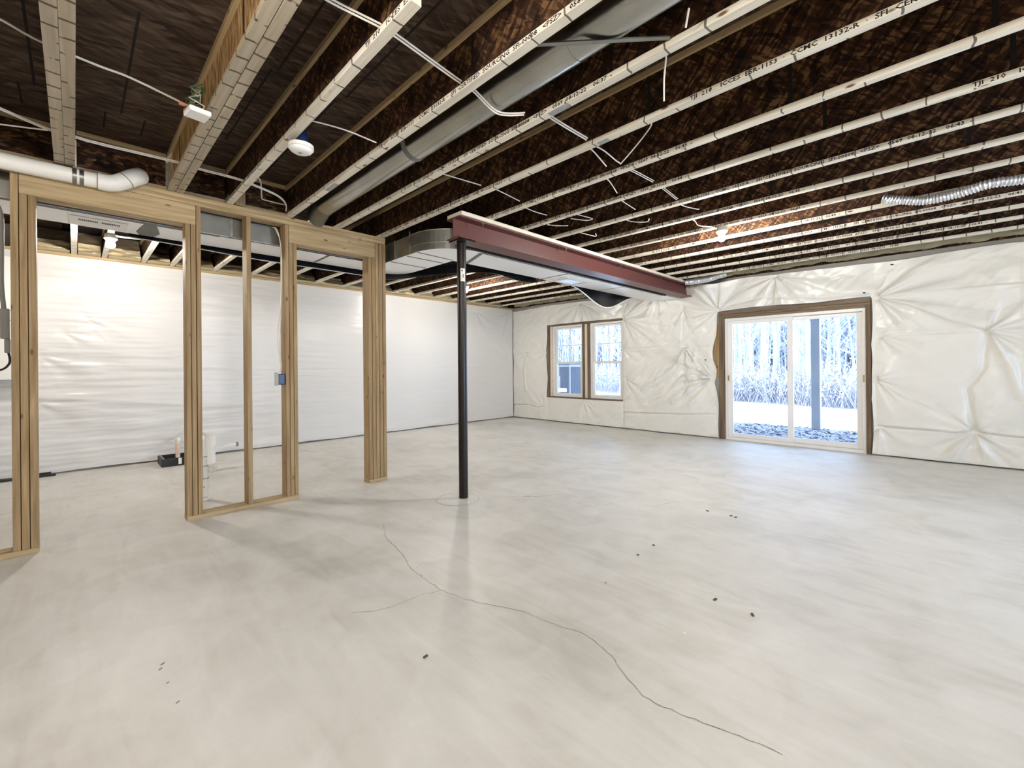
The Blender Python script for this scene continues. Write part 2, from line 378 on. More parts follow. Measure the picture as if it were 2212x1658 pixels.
def blob(name, x, y, rx, ry, mat, parent, rot=0.0, seed=0, h=0.0015):
    rr = random.Random(seed); v = []; n = 12
    for k in range(n):
        a = 2 * PI * k / n; r = rr.uniform(.55, 1.1); px, py = rx * r * math.cos(a), ry * r * math.sin(a)
        v.append((x + px * math.cos(rot) - py * math.sin(rot), y + px * math.sin(rot) + py * math.cos(rot), h))
    v.append((x, y, h)); f = [(k, (k + 1) % n, n) for k in range(n)]
    return link_mesh(name, v, f, mat, parent)
for i, (x, y, rx, ry) in enumerate([(-2.41, .26, .012, .006), (-2.375, .25, .010, .006), (-2.25, .26, .007, .005), (-2.09, .27, .012, .005), (-1.43, 2.19, .012, .008)]):
    blob('stain', x, y, rx, ry, 'stain', fl, rot=2.2, seed=i)
for i, (x, y) in enumerate([(-3.05, 3.0), (-2.95, 3.1), (-2.4, 3.2), (-2.0, 3.6)]):
    rr = random.Random(40 + i); ribbon('scuff', [(x, y), (x + .12, y + .1), (x + .2, y + .22 + .05 * i)], 0.005, 'stain', fl, jit=.012, seed=30 + i)

# walls (core) with openings in the door wall
WX = (-6.66, -4.67, 0.55, 2.235); DX = (-2.80, -0.76, 0.0, 2.185)
WT = 3.0618; wb_ = MB()
for (x0, x1, z0, z1) in [(-8.1, WX[0], 0, WT), (WX[0], WX[1], 0, WX[2]), (WX[0], WX[1], WX[3], WT), (WX[1], DX[0], 0, WT), (DX[0], DX[1], DX[3], WT), (DX[1], XR + .1, 0, WT)]:
    wb_.box(x0, x1, 7.885, 8.06, z0, z1)
wall_back = struct(part('wall_back', wb_, 'wall_core'), 'far wall with the twin window and the glass door, hung with white insulation sheeting')
wall_left = struct(part('wall_left', box(-8.1, -7.83, YN - .1, 7.885, 0, 2.70).box(-8.1, -7.99, YN - .1, 7.885, 2.70, WT), 'wall_core'), 'long side wall behind the stud partition, covered with smooth white sheeting')
RW = (2.3, 5.9, .45, 2.15)  # opening added in the unseen right wall to let daylight in
struct(part('wall_right', box(XR, XR + .1, YN - .1, RW[0], 0, WT).box(XR, XR + .1, RW[1], 7.885, 0, WT).box(XR, XR + .1, RW[0], RW[1], 0, RW[2]).box(XR, XR + .1, RW[0], RW[1], RW[3], WT), 'poly_plain'))
struct(part('wall_near', box(-7.83, XR, YN - .1, YN, 0, WT), 'poly_plain'))
part('sill_plate', box(-7.985, -7.79, YN, 7.88, 2.702, 2.738), 'lumber_along', wall_left)

# ---- plastic sheeting on the long wall
def grid_mesh(name, U, V, fn, mat, parent, keep=None):
    nu, nv = len(U), len(V); uu, vv = np.meshgrid(U, V, indexing='ij')
    P = fn(uu, vv).reshape(-1, 3)
    idx = np.arange(nu * nv).reshape(nu, nv)
    q = np.stack([idx[:-1, :-1], idx[1:, :-1], idx[1:, 1:], idx[:-1, 1:]], -1).reshape(-1, 4)
    if keep is not None:
        cu = (uu[:-1, :-1] + uu[1:, 1:]) / 2; cv = (vv[:-1, :-1] + vv[1:, 1:]) / 2; q = q[keep(cu, cv).reshape(-1)]
    me = bpy.data.meshes.new(name); me.vertices.add(len(P)); me.vertices.foreach_set('co', P.astype(np.float32).ravel())
    me.loops.add(len(q) * 4); me.loops.foreach_set('vertex_index', q.astype(np.int32).ravel())
    me.polygons.add(len(q)); me.polygons.foreach_set('loop_start', np.arange(0, len(q) * 4, 4, dtype=np.int32)); me.polygons.foreach_set('loop_total', np.full(len(q), 4, np.int32))
    me.update(calc_edges=True); me.validate(); me.polygons.foreach_set('use_smooth', [True] * len(me.polygons))
    me.materials.append(MATS[mat]); o = bpy.data.objects.new(name, me); C.objects.link(o)
    if parent: o.parent = parent
    return o
def pinch(u, v, pu, pv, R, A, n, a0, a1, ph=0.0):
    """folds fanning out of a fastener at (pu,pv) between angles a0..a1 (degrees)"""
    du, dv = u - pu, v - pv; r = np.hypot(du, dv) + 1e-6; th = np.degrees(np.arctan2(dv, du))
    mid = (a0 + a1) / 2; half = (a1 - a0) / 2; dth = (th - mid + 180) % 360 - 180
    win = np.clip(1 - (np.abs(dth) / half) ** 4, 0, 1)
    t = np.radians(th); w = np.sin(n * t + ph + 1.4 * np.sin(2.3 * t + ph)) ; w = np.abs(w) ** 0.6 * np.sign(w)
    w = w * (0.6 + 0.8 * vnoise(th * 0.12 + 50 + ph, r * 3))
    return A * w * win * np.exp(-r / R) * np.clip(r / 0.06, 0, 1) - 1.0 * A * np.exp(-(r / 0.05) ** 2)
def crease(u, v, pts, w, A, side=0.0):
    """narrow valley (A<0) or ridge along a polyline"""
    best = np.full(u.shape, 9.0); sg = np.zeros(u.shape)
    for (a, b) in zip(pts[:-1], pts[1:]):
        ax, ay = a; bx, by = b; L2 = (bx - ax) ** 2 + (by - ay) ** 2
        t = np.clip(((u - ax) * (bx - ax) + (v - ay) * (by - ay)) / L2, 0, 1)
        dx, dy = u - (ax + t * (bx - ax)), v - (ay + t * (by - ay)); d = np.hypot(dx, dy)
        s = np.sign((bx - ax) * dy - (by - ay) * dx); m = d < best; best[m] = d[m]; sg[m] = s[m]
    return A * np.exp(-(best / w) ** 2) + side * np.exp(-best / (3.5 * w)) * (sg > 0)
def side_fn(y, z):
    d = 0.006 * fbm(y * 0.8, z * 2.2, 4) * 4
    wr = np.exp(-((y - .1) / 1.5) ** 2)
    d = d + 0.0035 * (0.35 + 1.6 * wr) * fbm(y * 1.6 + 9, z * 24, 3) * 4
    d = d + 0.012 * wr * (np.sin(z * 9 + 1.1 * y + 2 * fbm(y, z * 2, 2)) * .4)
    for (yy, zz, R, n, a0, a1) in [(.1, 1.95, .5, 9, -60, 30), (-.1, 1.75, .45, 8, -70, 20), (-.3, 1.45, .7, 8, -70, 10), (-.35, .9, .8, 8, -60, 10), (.9, .25, .5, 8, -10, 60), (7.7, 2.6, .7, 12, 190, 265), (7.7, 1.5, .5, 10, 130, 250), (6.6, 2.55, .5, 9, -90, -10)]:
        d = d + pinch(y, z, yy, zz, R, 0.011, n, a0, a1, ph=yy)
    d = d + crease(y, z, [(-1.0, 1.235), (2.0, 1.245), (5.0, 1.25), (7.7, 1.25)], 0.006, -0.006, 0.004)
    d = d + crease(y, z, [(-.35, .95), (.4, .86), (1.3, .74), (1.9, .72)], 0.035, 0.012)
    d = d + 0.02 * np.exp(-((z - .06) / .07) ** 2) * (0.6 + fbm(y * 3, z, 2))
    return np.stack([LW + np.clip(d, -.03, .05), y, z + 0.006 * np.sin(y * 5) * (z < .03)], -1)
sh = grid_mesh('sheeting', np.arange(YN, 7.845, 0.022), np.concatenate([np.arange(0.022, 2.70, 0.0155), [2.702]]), side_fn, 'poly_side', wall_left)
sh['label'] = 'smooth white plastic sheeting with fine level wrinkles'

# ---- puffed insulation sheeting on the door wall
PN = [(-.71, 2.187, .55, .028, 11, -75, 70, 0.3), (.337, 1.654, .30, .026, 10, -100, 100, 1.0), (-.727, 1.06, .30, .022, 9, -90, 60, 2.0), (.224, .416, .40, .022, 9, -175, -5, 0.7), (.224, .416, .30, .014, 7, 10, 170, 0.2),
      (-.68, .39, .22, .02, 7, -180, 0, .2), (-.676, 1.647, .25, .02, 8, -90, 50, 1.2), (-1.92, 2.70, .55, .022, 12, 185, 355, .5), (-2.80, 2.2, .50, .024, 11, 20, 250, .8),
      (-4.64, 2.22, .55, .024, 12, -80, 80, 1.5), (-3.37, 1.61, .85, .030, 13, -140, -40, 2.2), (-2.9, 1.05, .75, .032, 12, 120, 250, .9), (-4.6, 1.0, .40, .02, 8, -80, 60, 1.9),
      (-5.67, 2.69, .60, .022, 13, 190, 350, .4), (-6.64, 1.6, .25, .014, 7, 100, 260, .1), (-7.32, 1.58, .35, .018, 8, 200, 340, .9), (-6.8, .33, .22, .016, 7, 60, 200, .5),
      (-5.6, .50, .40, .016, 9, 190, 350, 1.1), (-4.65, 1.6, .3, .016, 8, -70, 70, .6), (-3.9, 2.62, .5, .02, 9, 200, 340, 1.6), (-3.4, 2.3, .6, .018, 10, -150, -20, .3), (1.3, 2.2, .6, .02, 9, 150, 300, .2), (1.8, 1.0, .5, .02, 9, 0, 360, .6), (2.9, 1.6, .6, .02, 9, 0, 360, .6)]
XA, XB = -7.78, XR - .02
def back_fn(x, z):
    d = np.full(x.shape, 0.034) + 0.03 * (fbm(x * 1.1 + 3, z * 1.3 + 8, 4))
    for (a, b) in [(-7.82, -6.66), (-6.66, -4.66), (-4.66, -2.85), (-2.85, -.72), (-.72, .6), (.6, 2.4), (2.4, 4.3)]:
        t = np.clip((x - a) / (b - a), 0, 1); d = d + (x >= a) * (x < b) * 0.045 * np.sin(PI * t) ** .6 * (0.55 + 0.45 * np.sin(PI * np.clip(z / 1.6, 0, 1) if False else PI * ((z % 1.3) / 1.3)) ** 2)
    for p in PN: d = d + pinch(x, z, p[0], p[1], p[2], p[3] * 1.35, *p[4:])
    d = d + 0.010 * fbm(x * 5 + 3 * vnoise(x * 2, z * 2), z * 5, 3)
    wx = x + .25 * fbm(x * 1.3 + 40, z * 1.3, 2); wz = z + .25 * fbm(x * 1.3, z * 1.3 + 60, 2)
    d = d - 0.075 * np.abs(fbm(wx * 1.9 + 11, wz * 2.1 + 5, 3)) * (0.4 + 1.1 * vnoise(x * 1.1 + 7, z * .9)) - 0.03 * np.abs(fbm((wx + wz) * 2.5, (wz - wx) * 6.5, 2))
    for (pts, w, A, s) in [([(-7.82, .315), (-7.3, .34), (-6.95, .29), (-6.8, .33)], .012, -.045, .02), ([(-4.65, .33), (-3.9, .36), (-3.3, .385), (-2.9, .42)], .011, -.045, .022),
                           ([(-.70, .40), (-.2, .40), (.05, .385), (.22, .42), (.5, .385), (1.3, .37), (4, .38)], .013, -.05, .022), ([(-4.63, 1.59), (-3.9, 1.62), (-3.37, 1.61), (-2.95, 1.605)], .008, -.016, .006),
                           ([(-7.8, 1.60), (-6.68, 1.60)], .008, -.014, .006), ([(-.68, 1.64), (-.2, 1.66), (.337, 1.655)], .010, -.020, .008), ([(-.70, 2.18), (-.35, 2.02), (0, 1.80), (.337, 1.655)], .020, -.028, .022),
                           ([(.34, 1.65), (.30, 1.2), (.16, .95), (.20, .6), (.22, .42)], .030, -.034, .0), ([(.34, 1.65), (.52, 1.2), (.62, .8), (.45, .5)], .05, .03, .0), ([(-.72, 1.05), (-.45, .82), (-.2, .70)], .018, -.016, .014),
                           ([(.22, .42), (.05, .22), (-.05, .05)], .03, .025, 0), ([(.22, .42), (.35, .2), (.5, .05)], .03, -.02, 0), ([(-4.66, 2.25), (-4.66, .05)], .012, -.02, 0), ([(-2.82, 2.25), (-2.1, 2.36), (-1.3, 2.27), (-.72, 2.25)], .03, -.012, .012),
                           ([(-7.35, 1.5), (-7.38, 1.1), (-7.3, .7)], .03, .03, 0), ([(-3.0, 1.0), (-3.5, .75), (-4.1, .55)], .04, -.03, .01), ([(-3.35, 1.55), (-3.7, 1.1), (-4.2, .8)], .05, .035, 0), ([(-3.2, 1.5), (-3.25, 1.1), (-3.6, .6)], .04, .03, 0)]:
        d = d + crease(x, z, pts, w, A, s)
    # strong soft rumples below the middle of the bay left of the door
    m = np.exp(-((x + 3.5) / .75) ** 2 - ((z - .95) / .5) ** 2)
    d = d + m * 0.14 * fbm((x + z) * 2.0, (z - x) * 7.0, 4)
    d = d + 0.02 * np.exp(-((z - .05) / .06) ** 2) * (0.5 + 2 * fbm(x * 4, z * 0, 2))
    # ledge of loose sheeting draped over the end of the steel beam
    d = d + 0.16 * np.exp(-((x + 2.95) / .28) ** 2) * np.clip((z - 2.15) / .5, 0, 1) ** 1.3
    d = np.clip(d, 0.0, .24)
    # scalloped cut edges round the openings
    ex = np.zeros(x.shape)
    sc1 = 0.075 * np.exp(-((z - 1.5) / .33) ** 2) + 0.045 * np.exp(-((z - .95) / .12) ** 2) + 0.02 * np.abs(np.sin(z * 5.3))
    ex = ex - sc1 * np.exp(-np.abs(x - DX[0]) / .10) * (x <= DX[0] + .001) * (z < 2.19)
    ex = ex + (0.02 * np.abs(np.sin(z * 4.1)) - .015 * np.exp(-((z - 1.1) / .2) ** 2)) * np.exp(-np.abs(x - DX[1]) / .08) * (x >= DX[1] - .001) * (z < 2.19)
    ex = ex - 0.035 * (np.abs(np.sin(z * 3.1)) ** 2) * np.exp(-np.abs(x - WX[0]) / .06) * (x <= WX[0] + .001) * (z > .5) * (z < 2.25)
    ez = 0.022 * np.abs(np.sin(x * 2.2)) * np.exp(-np.abs(z - DX[3]) / .05) * (z >= DX[3] - .001) * (x > DX[0]) * (x < DX[1])
    ez = ez - 0.05 * np.clip((z - 2.5) / .2, 0, 1) * (0.3 + 1.4 * vnoise(x * 2.1 + 5, z * 0)) - 0.02 * (z < .02) * vnoise(x * 4, z * 0)
    return np.stack([x + ex, 7.872 - d, z + ez], -1)
def axis_pts(a, b, step, marks):
    u = np.unique(np.round(np.concatenate([np.arange(a, b, step), [b], marks]), 4)); keep = [u[0]]
    for q in u[1:]:
        if q - keep[-1] > step * .35 or q in marks:
            if q in marks and q - keep[-1] < step * .35 and len(keep) > 1: keep[-1] = q
            else: keep.append(q)
    return np.array(keep)
XS = axis_pts(XA, XB, 0.0125, [WX[0], WX[1], DX[0], DX[1]]); ZS = axis_pts(0.02, 2.735, 0.0125, [WX[2], WX[3], DX[3]])
def keepf(x, z):
    inw = (x > WX[0]) & (x < WX[1]) & (z > WX[2]) & (z < WX[3]); ind = (x > DX[0]) & (x < DX[1]) & (z < DX[3]); return ~(inw | ind)
sb = grid_mesh('insulation_sheeting', XS, ZS, back_fn, 'poly_back', wall_back, keepf)
sb['label'] = 'puffed cream white insulation sheeting with fanned folds'
mbn = MB()
for (x, z) in [(-.825, 2.257), (-.529, 2.60), (-3.0, 1.36)]: mbn.obox((x, 7.78, z), (.012, .012, .006), .5, .3)
part('nail', mbn, 'dark_joint', wall_back)

# ---- rough timber round the openings, door and window
tr = thing('trim_1', 'brown rough timber framing round the sliding glass door', None, (-1.78, 7.9, 0), kind='structure')
part('jamb_board', box(-2.80, -2.712, 7.862, 8.05, 0, 2.10), 'old_timber', tr, bevel=.002)
part('jamb_board', box(-.822, -.762, 7.862, 8.05, 0, 2.10), 'old_timber', tr, bevel=.002)
part('head_board', box(-2.80, -.762, 7.856, 8.05, 2.135, 2.184), 'old_timber_across', tr, bevel=.002)
part('head_board', box(-2.80, -.762, 7.866, 8.05, 2.10, 2.133), 'old_timber_across', tr, bevel=.002)
part('head_board', box(-2.712, -.822, 7.872, 8.05, 2.062, 2.099), 'old_timber_across', tr, bevel=.002)
part('bare_sheathing', box(-2.93, -2.802, 7.8745, 7.884, 1.06, 1.98), 'lumber_upright', wall_back)

def frame_rect(x0, x1, z0, z1, w, y0, y1, wb=None, wt=None):
    wb = wb or w; wt = wt or w; m = MB()
    m.box(x0, x0 + w, y0, y1, z0, z1).box(x1 - w, x1, y0, y1, z0, z1).box(x0 + w, x1 - w, y0, y1, z0, z0 + wb).box(x0 + w, x1 - w, y0, y1, z1 - wt, z1)
    return m
dr = thing('door_1', 'white sliding glass patio door in the far wall', None, (-1.77, 7.9, 0), kind='structure')
part('door_frame', frame_rect(-2.71, -.824, 0.0, 2.06, .035, 7.885, 8.01, .045, .045), 'white_vinyl', dr, bevel=.002)
s1 = part('sash', frame_rect(-2.673, -1.712, .047, 2.013, .078, 7.90, 7.94, .065, .055), 'white_vinyl', dr, bevel=.003)
s2 = part('sash', frame_rect(-1.788, -.861, .047, 2.013, .072, 7.945, 7.985, .075, .055), 'white_vinyl', dr, bevel=.003)
part('pane', box(-2.60, -1.785, 7.916, 7.922, .105, 1.965), 'window_glass', s1)
part('pane', box(-1.722, -.928, 7.962, 7.968, .115, 1.965), 'window_glass', s2)
part('handle', MB().tube([(-2.625, 7.893, 1.13), (-2.61, 7.87, 1.12), (-2.60, 7.862, 1.05), (-2.61, 7.87, .98), (-2.625, 7.893, .97)], .008), 'white_plastic', s1, smooth=True)
part('latch', box(-2.672, -2.65, 7.893, 7.901, 1.0, 1.09), 'brass', s1, label='small brass latch plate')
part('latch', box(-.858, -.838, 7.878, 7.886, 1.01, 1.11), 'brass', dr, label='small brass strike plate')
part('sticker', box(-2.70, -2.585, 7.878, 7.886, 2.062, 2.10), 'sticker', dr)

w2 = thing('added_window_2', 'wide window added in the right wall for daylight, out of view', None, (XR, 3.7, .45), kind='structure')  # unseen window, added to bring cool daylight onto the floor
part('window_frame', MB().box(XR + .01, XR + .09, RW[0], RW[0] + .06, RW[2], RW[3]).box(XR + .01, XR + .09, RW[1] - .06, RW[1], RW[2], RW[3]).box(XR + .01, XR + .09, 3.67, 3.73, RW[2], RW[3]).box(XR + .01, XR + .09, RW[0], RW[1], RW[2], RW[2] + .06).box(XR + .01, XR + .09, RW[0], RW[1], RW[3] - .06, RW[3]), 'white_vinyl', w2)
part('pane', box(XR + .05, XR + .056, RW[0] + .06, RW[1] - .06, RW[2] + .06, RW[3] - .06), 'window_glass', w2)
tw = thing('trim_2', 'weathered timber framing round the twin window', None, (-5.66, 7.9, .5), kind='structure')
part('jamb_board', box(-6.655, -6.60, 7.865, 8.05, .56, 2.20), 'old_timber', tw, bevel=.002)
part('mullion_board', box(-5.675, -5.615, 7.862, 8.05, .575, 2.19), 'old_timber', tw, bevel=.002)
part('mullion_board', box(-5.613, -5.545, 7.872, 8.05, .575, 2.19), 'pale_board', tw, bevel=.002)
part('mullion_board', box(-5.543, -5.49, 7.862, 8.05, .575, 2.19), 'old_timber', tw, bevel=.002)
part('head_board', box(-6.655, -4.675, 7.86, 8.05, 2.20, 2.232), 'old_timber_across', tw, bevel=.002)
part('sill_board', box(-6.655, -4.675, 7.858, 8.05, .552, .574), 'old_timber_across', tw, bevel=.002)
part('jamb_board', box(-6.598, -6.53, 7.875, 8.05, .576, 2.198), 'pale_board', tw, bevel=.002)
wi = thing('window_1', 'white twin sash window in the far wall, upper sashes with cross bars', None, (-5.6, 7.93, .57), kind='structure')
for (x0, x1) in [(-6.528, -5.677), (-5.488, -4.678)]:
    part('window_frame', frame_rect(x0, x1, .576, 2.196, .045, 7.90, 8.03, .04, .04), 'white_vinyl', wi, bevel=.002)
    lo = part('sash', frame_rect(x0 + .047, x1 - .047, .618, 1.368, .05, 7.925, 7.955, .04, .042), 'white_vinyl', wi, bevel=.002)
    up = part('sash', frame_rect(x0 + .047, x1 - .047, 1.335, 2.154, .045, 7.962, 7.992, .04, .04), 'white_vinyl', wi, bevel=.002)
    part('pane', box(x0 + .095, x1 - .095, 7.938, 7.942, .655, 1.33), 'window_glass', lo)
    part('pane', box(x0 + .09, x1 - .09, 7.975, 7.979, 1.372, 2.116), 'window_glass', up)
    xm = (x0 + x1) / 2 + .02
    part('muntin', box(xm - .008, xm + .008, 7.968, 7.986, 1.374, 2.115).box(x0 + .092, x1 - .092, 7.969, 7.985, 1.737, 1.753), 'white_vinyl', up)

# ---- subfloor above
ce = thing('ceiling', 'dark brown strand board subfloor above the joists', None, (-2, 2, ZT), kind='structure')
part('backing_board', box(-8.1, XR + .1, YN - .1, 8.06, ZT + .02, ZT + .045), 'dark_joint', ce)
ys = np.arange(-4.97, 8.1, 1.219)
for i, y0 in enumerate(ys):
    xo = -8.05 - (1.22 if i % 2 else 0) + (0.35 * i % 0.9)
    x = xo
    while x < XR:
        a, b = max(x + .003, -7.988), min(x + 2.438, XR); c_0, c_1 = max(y0 + .004, YN), min(y0 + 1.215, 7.884)
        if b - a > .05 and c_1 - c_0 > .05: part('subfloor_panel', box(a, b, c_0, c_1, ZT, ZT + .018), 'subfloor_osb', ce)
        x += 2.438
# dark glue gaps seen as short slots along the boards
def slot(x0, x1, y, w=.012): return box(x0, x1, y - w / 2, y + w / 2, ZT - .0015, ZT + .001)
for (x0, x1, y) in [(-4.0, -2.2, -.165), (-4.32, -4.02, -.235), (-4.03, -2.82, .238), (-4.35, -4.07, .16), (-4.32, -4.03, .365), (-2.81, -1.6, .865), (-3.92, -2.82, .834), (-4.95, -4.55, .87), (-2.78, -1.2, 1.265), (-4.31, -2.86, 1.23)]:
    part('board_gap', slot(x0, x1, y), 'dark_joint', ce)

# ================================================================ JOISTS
TXT = {}
def text_mesh(s):
    if s in TXT: return TXT[s]
    cu = bpy.data.curves.new('t', 'FONT'); cu.body = s; cu.resolution_u = 1; cu.size = 1.0; cu.offset = 0.024
    to = bpy.data.objects.new('t', cu); C.objects.link(to)
    dg = bpy.context.evaluated_depsgraph_get(); dg.update()
    me = bpy.data.meshes.new_from_object(to.evaluated_get(dg)); bpy.data.objects.remove(to)
    co = np.array([v.co[:] for v in me.vertices]); w = (co[:, 0].min(), co[:, 0].max())
    TXT[s] = (me, w, [tuple(p.vertices) for p in me.polygons], co); return TXT[s]
def lettering(s, x0, x1, y, zc, h, parent, name='lettering'):
    me, (a, b), fs, co = text_mesh(s); sx = (x1 - x0) / (b - a)
    v = [(x0 + (p[0] - a) * sx, y, zc - h / 2 + p[1] * h / .72) for p in co]
    o = link_mesh(name, v, fs, 'ink', parent); o['kind'] = 'stuff'; return o
FULL = 'TJI  210    ICCES  ESR-1153  \u00b7  CCMC  13132-R  \u00b7  SFI  CERTIFIED  SOURCING  SFI-00008   <PSZ>    0569  08-12-22    06:%02d  -'
def joist(ye, x0, x1, label, texts=(), pair=False, light=False, group=None, seams=None):
    """ye = far edge of the flange"""
    y0 = ye - .052
    t = thing('floor_joist', label, 'floor joist', ((x0 + x1) / 2, y0 + .026, ZJ), group)
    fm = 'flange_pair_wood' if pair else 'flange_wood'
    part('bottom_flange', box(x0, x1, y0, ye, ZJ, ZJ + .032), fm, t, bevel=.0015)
    part('top_flange', box(x0, x1, y0, ye, ZT - .032, ZT - .0005), 'lumber_across', t)
    rr = random.Random(int(ye * 1000)); cuts = [x0]; x = x0 + rr.uniform(.5, 1.3)
    while x < x1 - .3: cuts.append(x); x += rr.choice([1.22, .8, .95, 1.22])
    cuts.append(x1)
    for a, b in zip(cuts[:-1], cuts[1:]):
        part('web', box(a + (.020 if a > x0 else 0), b, y0 + .0205, y0 + .0315, ZJ + .032, ZT - .032), 'web_osb_lamplit' if light else 'web_osb', t)
        if a > x0: part('web_joint', box(a - .001, a + .021, y0 + .019, y0 + .033, ZJ + .032, ZT - .032), 'dark_joint', t)
    for (tx, mins) in texts:
        s = FULL % mins; a, b = tx, tx + 2.0
        if b > x1 + .02:   # cut by the sawn end
            s = 'TJI  210    ICCES  ES'; b = x1 - .01
        if a > x0 - .2 and b < x1 + .02: lettering(s, max(a, x0 + .02), b, y0 - .0006, ZJ + .016, .023, t)
    return t
XL, XE = -7.985, XR - .02
joist(-.041, -4.645, XE, 'near ply of the doubled joist at far left, grey brown underside with dark ticks', pair=True)
joist(.012, -4.645, XE, 'right-hand ply of the doubled joist overhead at far left of the photo', pair=True)
joist(.597, -4.645, XE, 'left ply of the slanting doubled joist that carries the white box, golden lamplight put into its side colour', pair=True, light=True)
joist(.652, -4.645, XE, 'right ply of the slanting doubled joist that carries the white box', pair=True)
joist(-.55, -4.645, XE, 'floor joist just outside the left edge of the view')
joist(1.010, XL, -1.512, 'floor joist sawn off short at top centre, white smoke detector on its side', [(-1.898, 37), (-5.45, 37)])
names = {3: 'printed floor joist along the left side of the round metal duct', 4: 'printed floor joist along the right side of the round metal duct'}
ordn = ['first', 'second', 'third', 'fourth', 'fifth', 'sixth', 'seventh', 'eighth', 'ninth', 'tenth', 'eleventh']
starts = {3: (-2.706,), 4: (-3.203, .28), 5: (-1.011, -4.49), 6: (-3.20, .28), 7: (-3.45, .1), 8: (-1.886, -5.4, 1.6), 9: (-2.852, -6.3, .65), 10: (-2.95, -6.5, .5), 11: (-2.75, -6.2, .7), 12: (-1.5, -5.1, 2.0), 13: (-2.2, -5.6, 1.3), 14: (-1.7, -5.2, 1.8), 15: (-2.4, -6.0, 1.1)}
JN = {}
for k in range(3, 16):
    ye = 1.51 + .4877 * (k - 3)
    lab = names.get(k) or ('printed floor joist, %s one beyond the round duct counting toward the far wall' % ordn[k - 4 + 0 - 1])
    JN[k] = joist(ye, XL, XE, lab, [(s, {3: 37, 4: 37, 5: 37, 6: 45, 7: 44, 8: 43, 9: 45, 10: 43}.get(k, 41 + k % 4)) for s in starts[k]])
for (ye, lab) in [(.030, 'short floor joist behind the partition, leftmost one over the left wall'), (.310, 'short wide joist end behind the partition left of the glowing bulb'), (.700, 'short floor joist behind the partition just right of the glowing bulb')]:
    joist(ye, XL, -4.66, lab)
for (k, a, b) in [(3, -3.62, -3.44), (4, -1.64, -1.50), (5, -1.63, -1.55)]:
    ye = 1.51 + .4877 * (k - 3); part('stain_patch', box(a, b, ye - .045, ye - .003, ZJ - .0006, ZJ - .0001), 'grey_stain', JN[k])
# blocking over the partition
for i, (a, b, lab) in enumerate([(-.545, -.10, 'strand board blocking above the partition left of the doubled joist'), (.02, .54, 'strand board blocking above the partition behind the white pipe elbow'), (.66, .955, 'strand board blocking above the partition left of the sawn-off joist'), (1.015, 1.455, 'strand board blocking above the partition between sawn-off joist and duct joist')]):
    t = thing('blocking_panel', lab, 'blocking', (-4.56, (a + b) / 2, ZJ))
    part('bottom_flange', box(-4.585, -4.533, a, b, ZJ + .001, ZJ + .033), 'lumber_along', t)
    part('top_flange', box(-4.585, -4.533, a, b, ZT - .033, ZT - .001), 'lumber_along', t)
    part('web', box(-4.565, -4.553, a, b, ZJ + .033, ZT - .033), 'web_osb', t)
tag(part('squash_block', box(-4.52, -4.48, 1.02, 1.10, ZJ + .001, ZT - .001), 'lumber_upright', bevel=.002), 'short upright wood block on the partition top beside the sawn-off joist', 'wood block')
tag(part('squash_block', box(-3.37, -3.28, 3.475, 3.56, ZJ + .001, ZT - .001), 'lumber_upright', bevel=.002), 'short upright wood block standing on the red steel beam', 'wood block')

# ================================================================ PARTITION
PX0, PX1 = -4.65, -4.51
pw = thing('stud_partition', 'bare pine stud partition with two door openings at left', 'partition', (-4.58, .8, 0))
part('top_plate', box(PX0, PX1, -3.4, 2.50, 2.701, 2.738), 'lumber_along', pw, bevel=.002)
part('top_plate', box(PX0, PX1, -3.4, 2.498, 2.662, 2.700), 'lumber_along', pw, bevel=.002)
for (a, b) in [(-3.4, -.183), (.659, 1.548), (2.288, 2.503)]:
    part('bottom_plate', box(PX0, PX1, a, b, 0.0, .038), 'lumber_along', pw, bevel=.002)
def stud(a, b, z1=2.661, dx=0.0, z0=.039): part('stud', box(PX0 + dx, PX1 + dx, a + .0015, b - .0015, z0, z1), 'lumber_upright', pw, bevel=.0022)
hz = 2.493
stud(-.306, -.266); stud(-.265, -.225, hz - .001, .001); stud(-.224, -.184, hz - .001)
stud(.660, .696, hz - .001); stud(.697, .733, hz - .001, .001); stud(.735, .770)
stud(1.110, 1.150)
stud(1.436, 1.472); stud(1.473, 1.510, hz - .001, .001); stud(1.511, 1.547, hz - .001)
stud(2.289, 2.329, hz - .001); stud(2.330, 2.372, hz - .001, .002); stud(2.373, 2.414); stud(2.416, 2.458, 2.661, -.002); stud(2.459, 2.501)
for yy in (-.75, -1.16, -1.57, -1.97, -2.38, -2.8, -3.2): stud(yy, yy + .038)
for (a, b) in [(-.264, .733), (1.474, 2.371)]:
    part('header', box(PX1 - .040, PX1 + .001, a, b, hz, 2.660), 'lumber_along', pw, bevel=.002)
    part('header', box(PX0, PX1 - .043, a, b, hz, 2.660), 'lumber_along', pw, bevel=.002)

